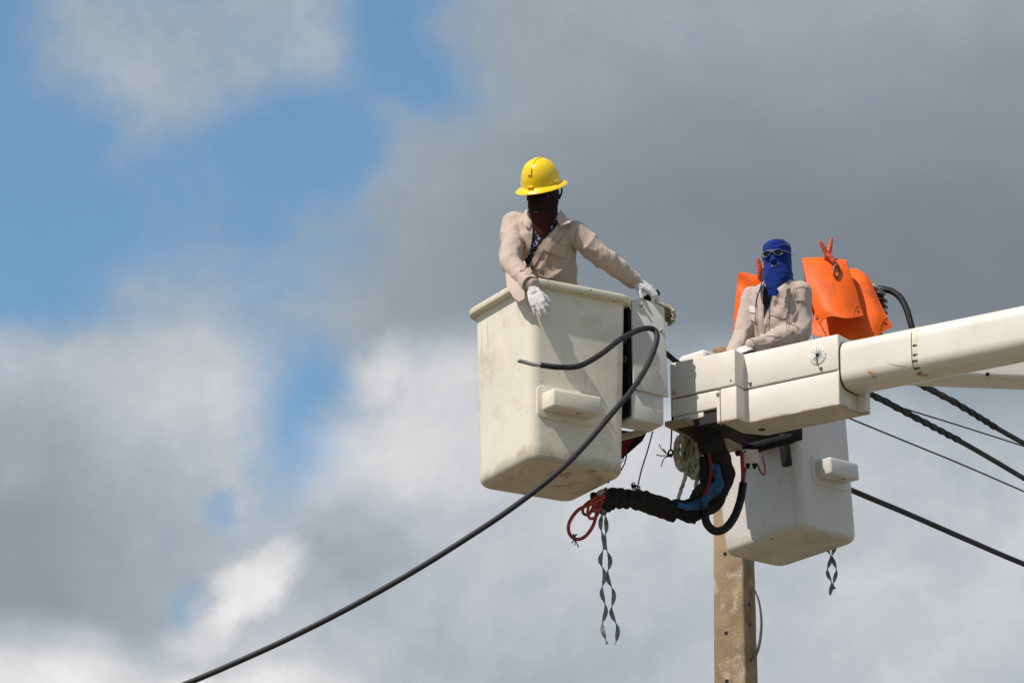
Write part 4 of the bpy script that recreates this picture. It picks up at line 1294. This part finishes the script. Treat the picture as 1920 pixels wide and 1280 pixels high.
for (u, v, Y, a, b) in ((1017, 386, 25.67, .088, .085), (1018, 400, 25.665, .086, .080), (1019, 414, 25.66, .078, .066), (1019, 427, 25.655, .064, .048), (1019, 437, 25.645, .044, .028), (1019, 443, 25.64, .022, .012)):
    rg.append(ell_ring(W(u, v, Y), l1 * .9 + f1 * .0, f1, a, b, 28, 2.2))
Ab, Fb, Nb = union([loft(rg)], .0055, 3)
part('neck_cloth', (folds(Ab, Nb, .012, 12, 9, axis=(.1, .2, 1), stretch=4), Fb), BIB, hood1)
gl = []
for sx in (-1, 1):
    lens = xf(ball((sx * .034, .086, .016), .024, (1.1, .32, .62)), MH)
    gl.append(lens)
gl.append(xf(tube(cr([(-.066, .062, .022), (-.034, .096, .024), (0, .100, .022), (.034, .096, .024), (.066, .062, .022)], 6), .0035, 8), MH))
glass1 = part('safety_glasses', merge(*gl), LENS, p1)
for sx in (-1, 1):
    part('temple', xf(tube(cr([(sx * .066, .062, .024), (sx * .078, .02, .020), (sx * .080, -.02, .016)], 6), .0032, 8), MH), SILVER, glass1)
# helmet
hz0 = .050
def hel_ring(a, b, z, n=48, dy=0): return [(a * math.cos(t), b * math.sin(t) + dy, z) for t in np.linspace(0, 2 * math.pi, n + 1)[:-1]]
rings = []
dome = [(math.cos(t), math.sin(t)) for t in np.linspace(0, math.pi / 2 - .06, 12)]
DA, DB, DH = .112, .128, .142
for c_, s_ in reversed(dome): rings.append(hel_ring((DA - .004) * c_ ** .80, (DB - .004) * c_ ** .80, .022 + (DH - .004) * s_))
rings += [hel_ring(DA - .003, DB - .003, .012), hel_ring(.130, .146, -.001), hel_ring(.150, .166, -.011), hel_ring(.1535, .1695, -.0095), hel_ring(.152, .168, -.005), hel_ring(.134, .150, .004), hel_ring(DA + .006, DB + .006, .012), hel_ring(DA + .001, DB + .001, .018)]
for c_, s_ in dome: rings.append(hel_ring(DA * c_ ** .80, DB * c_ ** .80, .024 + DH * s_))
upH = nrm((-.175, -.52, .835)); fwH = nrm(fw1 - upH * (fw1 @ upH)); rtH = np.cross(fwH, upH)
MHel = frame(H1c + up1 * (hz0 + .028) - fw1 * .004, -rtH, fwH, upH)
helm = part('helmet', xf(loft(rings), MHel), HELMET, p1, True, 50)
def dome_pt(th, sx=0.0, off=.0):
    c_, s_ = math.cos(th), math.sin(th)
    return np.array([sx, math.copysign(1, 1) * (DB * abs(c_) ** .80 + off) * (1 if c_ >= 0 else -1), .024 + (DH + off) * s_])
crest = [dome_pt(t, 0, -.0015) for t in np.linspace(R(38), R(150), 24)]
part('crest', xf(ribbon(crest, [.030 - .010 * abs(i / 11.5 - 1) for i in range(24)], (1, 0, 0), .011), MHel), HELMET, helm, True, 40)
part('crest_lug', xf(ribbon([dome_pt(t, 0, .001) for t in np.linspace(R(30), R(47), 6)], .024, (1, 0, 0), .013), MHel), HELMET, helm, True, 40)
for sx in (-.042, .042):
    part('rib', xf(ribbon([np.array([sx * (1 - .25 * abs(math.sin(t) - .8)), 0, 0]) + dome_pt(t, 0, -.002 - 8 * sx * sx * .55) for t in np.linspace(R(60), R(140), 16)], .008, (1, 0, 0), .006), MHel), HELMET, helm, True, 40)
for th in (8, 172, 90):
    x, y = DA * math.cos(R(th)), DB * math.sin(R(th))
    n = np.array([math.cos(R(th)), math.sin(R(th)), 0]); tg = np.array([-n[1], n[0], 0])
    part('slot', xf(rbox(.040, .014, .016, .004), MHel @ frame(np.array([x, y, .018]) - tg * .02 - n * .003, tg, n, Z3)), HELMET, helm, True, 40)
pa = W(1050, 348, 25.66)
strap = part('chin_strap', tube(cr([W(1043, 352, 25.63), W(1048, 349, 25.63), W(1053, 352, 25.64), W(1053, 361, 25.65), W(1050, 369, 25.66), W(1047, 373, 25.66)], 6), [.0055] * 24 + [.007] * 7, 8), RUBBER, helm)
part('strap_slide', ball(W(1049, 368, 25.645), .011, (.8, .6, 1.3)), RUBBER, strap)
part('strap_slide', ball(W(1045, 378, 25.64), .012, (.7, .6, 1.4)), RUBBER, strap)
# gloves
yR = nrm(W(1016, 590, 25.385) - W(997, 544, 25.43)); zR = nrm((-.25, -.92, .30)); zR = nrm(zR - yR * (zR @ yR)); xR = np.cross(yR, zR)
A_, F_ = glove_mesh(frame(W(1000, 546, 25.395), xR, yR, zR), -1, [(14, 12, 8), (10, 12, 8), (14, 14, 8), (24, 18, 10)], (-10, -2, 6, 15), thumb=(.55, .85, -.5), size=1.02, fat=1.06)
part('glove', (A_, F_), GLOVE, p1)
yL = nrm((.85, .16, -.48)); zL = nrm((.38, -.60, .70)); zL = nrm(zL - yL * (zL @ yL)); xL = np.cross(yL, zL)
A_, F_ = glove_mesh(frame(W(1191, 527, 25.85), xL, yL, zL), 1, [(10, 30, 30), (10, 30, 30), (10, 30, 25), (16, 38, 35)], (-8, -3, 3, 9), thumb=(.75, .50, -.28), size=1.12, fat=1.16)
part('glove', (A_, F_), GLOVE, p1)
# second, tan glove poking out beside the bracket
tg_ = thing('work_glove', W(1254, 584, 26.02), 'dirty tan glove poking out beyond the right edge of the grey bracket', 'glove')
yT = nrm((.93, .1, -.32)); zT = nrm((.2, .75, .62)); zT = nrm(zT - yT * (zT @ yT)); xT = np.cross(yT, zT)
A_, F_ = glove_mesh(frame(W(1222, 577, 26.05), xT, yT, zT), -1, [(30, 45, 45), (30, 45, 45), (30, 45, 45), (30, 45, 45)], (-9, -3, 3, 9), thumb=(.4, .8, -.5), size=1.12)
part('shell', (A_, F_), TANGLOVE, tg_)

# ---- worker in the blue hood
f2 = nrm((-.22, -.975, 0)); l2 = np.array([-f2[1], f2[0], 0])
J2 = dict(head=W(1457, 487, 27.27), neck=W(1459, 528, 27.32), hip=W(1468, 735, 27.40), foot=np.array([1.755, 27.45, 9.80]),
          sh_r=W(1411, 556, 27.36), el_r=W(1391, 634, 27.30), wr_r=W(1372, 668, 27.08),
          sh_l=W(1500, 548, 27.28), el_l=W(1504, 622, 27.26), wr_l=W(1411, 650, 27.08))
torso2 = [(W(1462, 748, 27.36), .165, .125), (W(1459, 660, 27.34), .155, .118), (W(1457, 605, 27.32), .165, .125), (W(1457, 562, 27.32), .168, .125), (W(1457, 540, 27.33), .150, .100), (W(1458, 530, 27.33), .10, .08), (W(1458, 520, 27.32), .07, .065)]
p2, shirt2, tree2 = worker((1.755, 27.45, 9.80), 'worker in royal blue hood and sunglasses behind the boom tip', J2, l2, f2, torso2, (.064, .058, .046), SHIRTB, None,
    [(1431, 538), (1452, 538), (1447, 562), (1432, 604), (1430.5, 560)], STRIPE, .0125)
add_patch(shirt2, tree2, 'pocket_flap', [(1450, 575.5), (1478, 577.5), (1473, 597), (1443, 591)], SHIRTB, off=.006, thick=.005)
add_patch(shirt2, tree2, 'pocket', [(1446, 590), (1475, 594), (1474, 632), (1437, 630)], SHIRTB, off=.002, thick=.003)
add_patch(shirt2, tree2, 'pocket_flap', [(1406, 588), (1418, 590), (1417, 603), (1407, 601)], SHIRTB, off=.005, thick=.005)
add_patch(shirt2, tree2, 'badge', [(1404, 574), (1417, 576), (1418, 587), (1405, 586)], PATCH, off=.005, thick=.003, nu=4, nv=4)
add_patch(shirt2, tree2, 'sleeve_tab', [(1491, 561), (1508, 560), (1509, 564), (1491, 565)], SHIRTB, off=.006, thick=.005, nu=5, nv=2)
add_strip(shirt2, tree2, 'placket', [(1425, 540), (1425, 570), (1426, 600), (1427, 640)], .026, SHIRTB, off=.001, thick=.003)
add_strip(shirt2, tree2, 'placket', [(1455, 548), (1447, 572), (1436, 600), (1431, 620), (1430, 640)], .022, SHIRTB, off=.002, thick=.003)
for pts in ([(1419, 541), (1419.5, 580), (1421, 635)], [(1461, 552), (1453, 574), (1442, 602)], [(1489, 540), (1481, 562), (1480, 590), (1478, 625)], [(1492, 541), (1505, 538), (1517, 543)]):
    add_strip(shirt2, tree2, 'stitching', pts, .0045, STITCH, off=.002, thick=.001)
add_strip(shirt2, tree2, 'fold', [(1486, 618), (1470, 632), (1445, 642), (1420, 646)], .014, SHIRTB, off=.004, thick=.008)
add_strip(shirt2, tree2, 'fold', [(1483, 607), (1492, 611), (1501, 618), (1497, 627)], .016, SHIRTB, off=.004, thick=.008)
collar(shirt2, [(W(1480, 520, 27.36), W(1485, 530, 27.36)), (W(1476, 527, 27.25), W(1482, 538, 27.22)), (W(1468, 533, 27.17), W(1474, 543, 27.15)), (W(1457, 541, 27.14), W(1462, 549, 27.13))], SHIRTB)
collar(shirt2, [(W(1430, 524, 27.38), W(1424, 533, 27.38)), (W(1431, 529, 27.26), W(1422, 540, 27.24)), (W(1432, 536, 27.19), W(1417, 544, 27.18)), (W(1431, 546, 27.17), W(1424, 550, 27.165))], SHIRTB)
# hood
up2 = nrm((-.03, -.03, 1)); fw2 = nrm((-.34, -.93, -.10)); fw2 = nrm(fw2 - up2 * (fw2 @ up2)); rt2 = np.cross(fw2, up2)
H2c = W(1458, 488, 27.28)
MH2 = frame(H2c, -rt2, fw2, up2)
sol = [xf(loft([ell_ring((0, .0, z), (1, 0, 0), (0, 1, 0), a, b, 28, 2.2) for z, a, b in ((-.15, .078, .080), (-.10, .084, .088), (-.04, .084, .094), (.02, .086, .100), (.062, .088, .102), (.094, .080, .092), (.114, .060, .070), (.126, .034, .042), (.130, .012, .016))]), MH2)]
sol += loc_solids(MH2, [((0, .098, -.012), .015, (.85, 1, 1.3)), ((0, .104, -.030), .018, (.9, 1, .8)), ((0, .088, .012), .012, (.8, 1, 1.6)), ((0, .075, -.085), .036, (1.1, .9, .9)), ((0, .092, .028), .030, (1.8, .5, .4))])
bib = []
for z, hw, y, th in ((-.05, .084, .004, .094), (-.10, .090, .012, .096), (-.14, .084, .030, .080), (-.17, .062, .062, .050), (-.20, .050, .088, .022), (-.235, .038, .098, .011), (-.255, .031, .102, .007), (-.262, .027, .102, .004)):
    bib.append([MH2 @ Vector(q) for q in ell_ring((max(0, (-z - .14)) * -.12, y, z), (1, 0, 0), (0, 1, 0), hw, th, 24, 2.4)])
sol.append(loft(bib))
sol += chain([H2c - up2 * .11, J2['neck']], [.085, .092])
A_, F_, N_ = union(sol, .0052, 4)
A_ = folds(A_, N_, .009, 13, 11, axis=(.25, .2, 1), stretch=3.0)
A_ = folds(A_, N_, .004, 26, 14, axis=(.9, .2, .3), stretch=2.5)
def hood_open(c):
    q = MH2.inverted() @ Vector(c)
    if q.y < .055: return False
    if ((q.x - .0) / .022) ** 2 + ((q.z + .062) / .0085) ** 2 < 1: return True
    for sx in (-.034, .034):
        if ((q.x - sx) / .026) ** 2 + ((q.z - .016) / .014) ** 2 < 1: return True
    return False
keep = [f for f in F_ if not hood_open(A_[list(f)].mean(0))]
cut = [f for f in F_ if hood_open(A_[list(f)].mean(0))]
hood2 = part('hood', (A_, keep), BLUEC, p2)
part('face', (A_ - N_ * .004, cut), SKIN, hood2)
part('lip', xf(ball((0, .096, -.066), .011, (1.7, .5, .45)), MH2), mat('shaded_lips', (.09, .03, .026), .5), hood2)
tr2 = bvh(A_, F_)
add_strip(hood2, tr2, 'hood_seam', [(1430, 474), (1440, 471), (1455, 470), (1470, 472), (1484, 477)], .008, BLUEC, off=.003, thick=.004)
part('tie_cord', tube(cr([W(1430, 520, 27.19), W(1428, 532, 27.17), W(1424, 545, 27.145), W(1419, 560, 27.13), W(1417, 576, 27.13)], 6), .0042, 8), BLUECORD, hood2)
part('tie_cord', tube(cr([W(1433, 531, 27.165), W(1427, 541, 27.15), W(1421, 553, 27.13), W(1418.5, 562, 27.125)], 6), .0036, 8), BLUECORD, hood2)
cuff(shirt2, J2['el_l'], J2['wr_l'], .048, SHIRTB)
# aviator sunglasses
def lens_outline(sx, n=20):
    out = []
    for t in np.linspace(0, 2 * math.pi, n + 1)[:-1]:
        x = .0275 * math.cos(t); z = .0215 * math.sin(t)
        if z < 0: x *= (1 - .25 * (z / -.0215)); x += sx * .004 * (-z / .0215)
        z = max(min(z, .0165), -.0225)
        yy = .116 - .45 * ((sx * .036 + x) ** 2) * 8
        out.append((sx * .036 + x, yy, .016 + z))
    return out
lensm = []
for sx in (-1, 1):
    o_ = lens_outline(sx)
    lensm.append(loft([[(x, y - .003, z) for x, y, z in o_], [(x, y, z) for x, y, z in o_]]))
glass2 = part('sunglasses', xf(merge(*lensm), MH2), LENS, p2, False)
for sx in (-1, 1):
    part('rim', xf(tube(lens_outline(sx), .0013, 8, closed=True), MH2), SILVER, glass2)
    part('temple', xf(tube(cr([(sx * .064, .098, .026), (sx * .078, .075, .026), (sx * .092, .03, .024), (sx * .094, -.02, .02)], 6), .0022, 8), MH2), SILVER, glass2)
part('bridge', xf(tube(cr([(-.014, .115, .030), (0, .118, .031), (.014, .115, .030)], 5), .0022, 8), MH2), SILVER, glass2)
part('bridge', xf(tube(cr([(-.012, .114, .016), (0, .118, .022), (.012, .114, .016)], 5), .0020, 8), MH2), SILVER, glass2)
# gloves
yy_ = nrm((-.80, -.28, -.50)); zz_ = nrm((-.3, -.75, .6)); zz_ = nrm(zz_ - yy_ * (zz_ @ yy_)); xx_ = np.cross(yy_, zz_)
A_, F_ = glove_mesh(frame(J2['wr_l'] + yy_ * .02, xx_, yy_, zz_), 1, [(20, 30, 25)] * 4, (-8, -3, 3, 8))
part('glove', (A_, F_), GLOVE, p2)
yy_ = nrm((-.1, -.5, -.86)); zz_ = nrm((-.3, -.85, .4)); zz_ = nrm(zz_ - yy_ * (zz_ @ yy_)); xx_ = np.cross(yy_, zz_)
A_, F_ = glove_mesh(frame(J2['wr_r'] + yy_ * .02, xx_, yy_, zz_), -1, [(20, 30, 25)] * 4, (-8, -3, 3, 8))
part('glove', (A_, F_), GLOVE, p2)

# ------------------------------------------------------------------ rubber line blankets, clamps and insulator on the pole head
def sheet(rows, thick=.006, nu=8, nv=8):
    G = [cr([W(*p) for p in r_], nu) for r_ in rows]
    cols = len(G[0])
    full = [cr([G[j][i] for j in range(len(G))], nv) for i in range(cols)]
    k = len(full[0])
    P = np.array([[full[i][j] for i in range(cols)] for j in range(k)])
    du = np.gradient(P, axis=1); dv = np.gradient(P, axis=0)
    n = np.cross(du, dv); n /= (np.linalg.norm(n, axis=2, keepdims=True) + 1e-9)
    top = (P + n * thick / 2).reshape(-1, 3); bot = (P - n * thick / 2).reshape(-1, 3)
    K = len(top); Fc = []
    g = lambda j, i: j * cols + i
    for j in range(k - 1):
        for i in range(cols - 1):
            a, b, c, d = g(j, i), g(j, i + 1), g(j + 1, i + 1), g(j + 1, i)
            Fc += [(a, b, c, d), (K + a, K + d, K + c, K + b)]
    edge = [g(0, i) for i in range(cols)] + [g(j, cols - 1) for j in range(1, k)] + [g(k - 1, i) for i in range(cols - 2, -1, -1)] + [g(j, 0) for j in range(k - 2, 0, -1)]
    for a, b in zip(edge, edge[1:] + edge[:1]): Fc.append((a, K + a, K + b, b))
    return np.vstack([top, bot]), Fc
GB = 'orange rubber blankets draped over the pole head'
def blanket(label, rows, corners):
    m_ = sheet(rows)
    P0 = m_[0][0]
    t = thing('rubber_blanket', P0, label, 'line blanket', GB)
    part('sheet', m_, ORANGE, t, True, 60)
    tree = bvh(m_[0], m_[1])
    for (eu, ev, arc) in corners:
        h = surf_point(tree, eu, ev, .001)
        if h is None: continue
        part('eyelet', disc_stack(h[0], h[1], [(.0085, -.002), (.0085, .0015), (.006, .0025)], 12), HOLE, t)
        q = strip_on(tree, arc, .0055, .0, .006)
        if q: part('corner_seam', q, ORANGE, t, True, 60)
    return t
blanket('large orange rubber blanket with wavy lower edge, clamped upright behind the boom tip', [
    [(1530, 612, 28.62), (1556, 610, 28.66), (1587, 606, 28.66), (1610, 602, 28.62)],
    [(1512, 540, 28.50), (1540, 540, 28.52), (1570, 540, 28.52), (1602, 540, 28.46)],
    [(1504, 488, 28.34), (1530, 486.5, 28.36), (1560, 488, 28.36), (1588, 491, 28.32)],
    [(1505, 493, 28.27), (1531, 492, 28.26), (1561, 493, 28.27), (1589, 496, 28.27)],
    [(1510, 520, 28.23), (1537, 522, 28.20), (1567, 523, 28.20), (1597, 520, 28.25)],
    [(1519, 556, 28.20), (1545, 556, 28.14), (1577, 558, 28.14), (1608, 555, 28.24)],
    [(1528, 585, 28.17), (1551, 580, 28.10), (1583, 582, 28.10), (1614, 578, 28.22)],
    [(1533, 607, 28.15), (1557, 593, 28.09), (1588, 597, 28.07), (1619, 592, 28.20)]],
    [(1608.5, 584, [(1600, 591), (1600.5, 583), (1604, 576), (1610, 572)]), (1532.5, 597.5, [(1528.5, 591), (1535, 590.5), (1540, 593), (1542, 597)])])
blanket('lower orange rubber blanket at right, its corner reaching down to the boom', [
    [(1560, 600, 28.74), (1600, 590, 28.78), (1640, 590, 28.76), (1660, 600, 28.74)],
    [(1556, 530, 28.56), (1596, 511, 28.60), (1618, 516, 28.58), (1632, 528, 28.52)],
    [(1550, 528, 28.46), (1596, 514, 28.44), (1619, 519, 28.42), (1634, 531, 28.44)],
    [(1536, 565, 28.40), (1585, 552, 28.37), (1630, 556, 28.35), (1649, 566, 28.40)],
    [(1524, 598, 28.37), (1580, 594, 28.33), (1637, 594, 28.29), (1662, 592, 28.35)],
    [(1516, 623, 28.36), (1556, 636, 28.29), (1628, 634, 28.27), (1674, 612, 28.34)]],
    [(1660.5, 606, [(1650, 617), (1652, 606), (1658, 598), (1664, 595)])])
blanket('narrow orange rubber blanket folded upright behind the blue-hooded worker', [
    [(1384, 640, 28.42), (1410, 640, 28.46), (1440, 640, 28.44)],
    [(1390, 522, 28.36), (1412, 528, 28.40), (1440, 534, 28.40)],
    [(1385, 513.5, 28.30), (1406, 517, 28.34), (1432, 525, 28.34)],
    [(1383.5, 519, 28.22), (1404, 530, 28.25), (1430, 538, 28.30)],
    [(1379, 570, 28.20), (1404, 575, 28.10), (1430, 580, 28.26)],
    [(1374, 645, 28.20), (1402, 650, 28.06), (1428, 655, 28.24)]], [])
# clamps
def clamp(label, legs, ring_c):
    t = thing('blanket_clamp', W(*legs[0][0]), label, 'clamp', 'orange speckled blanket clamps')
    for lg in legs:
        P = cr([W(*p) for p in lg], 6)
        part('arm', tube(P, [float(np.interp(i / (len(P) - 1), [0, .1, .35, .6, 1], [.009, .0125, .0165, .019, .014])) for i in range(len(P))], 8, mod=lambda i, a: 1 + .10 * math.sin(i * 2.2)), ORANGEDOT, t)
    if ring_c:
        (u, v, Y) = ring_c
        part('jaw', tube([W(u + 5.0 * math.cos(q), v + 12 * math.sin(q), Y + .03 * math.cos(q)) for q in np.linspace(0, 2 * math.pi, 21)[:-1]], .0085, 8, closed=True), RINGM, t)
        part('spring', tube([W(1555 + 5 * math.cos(q), 476 + 5.5 * math.sin(q), Y - .025 + .001 * q) for q in np.linspace(0, 4 * math.pi, 25)], .0042, 6), ORANGEDOT, t)
    return t
clamp('orange clamp with open handles gripping the top of the large blanket', [
    [(1537, 452, 28.23), (1544, 464, 28.24), (1550, 476, 28.25), (1558, 484, 28.24), (1567, 496, 28.23)],
    [(1559, 446, 28.27), (1556.5, 462, 28.27), (1552.5, 476, 28.27), (1548, 489, 28.30), (1547, 500, 28.40)]], (1568.5, 508, 28.20))
clamp('orange clamp half hidden beside the left of the blue hood', [
    [(1421, 484, 28.24), (1423.5, 497, 28.25), (1425.5, 510, 28.26), (1424, 523, 28.28)],
    [(1436, 480, 28.30), (1433, 497, 28.30), (1428, 512, 28.30), (1424, 530, 28.32)]], None)
ins = thing('insulator', W(1646, 640, 28.62), 'brown ribbed insulator half hidden behind the right orange blanket', 'insulator')
for k, (v, r_) in enumerate(((553, .048), (563, .068), (574, .070), (585, .068), (596, .066), (607, .066))):
    c_ = W(1645, v, 28.62)
    part('shed', disc_stack(c_, (0, 0, 1), [(.034, -.018), (r_ * .97, -.014), (r_, -.008), (r_ * .8, .004), (.036, .016)], 24), INSUL, ins)
part('core', cyl(W(1645, 650, 28.62), W(1645, 543, 28.62), .034, 16), INSUL, ins)
part('cap', cyl(W(1645, 548, 28.62), W(1645, 540, 28.62), .042, 16, .008), BLACKST, ins)
for k in range(3):
    part('tie_wire', tube([W(1651 + 11 * math.cos(q), 541 + k * 4.2 + 1.2 * math.sin(q) + 3 * math.cos(q), 28.60 + .06 * math.sin(q)) for q in np.linspace(0, 2 * math.pi, 17)[:-1]], .0032, 6, closed=True), ALU, ins)
part('clip', cyl(W(1636, 534, 28.55), W(1646, 541, 28.55), .014, 10, .004), ALU, ins)
cable([(1640, 541, 28.60), (1655, 542, 28.58), (1672, 546, 28.55), (1688, 558, 28.5), (1699, 578, 28.45), (1706, 600, 28.4), (1712, 625, 28.38), (1716, 660, 28.4), (1722, 719, 28.5)], .0215,
      'short thick black cable arching from the insulator down behind the boom', m=RUBBER)
#@@NEXT
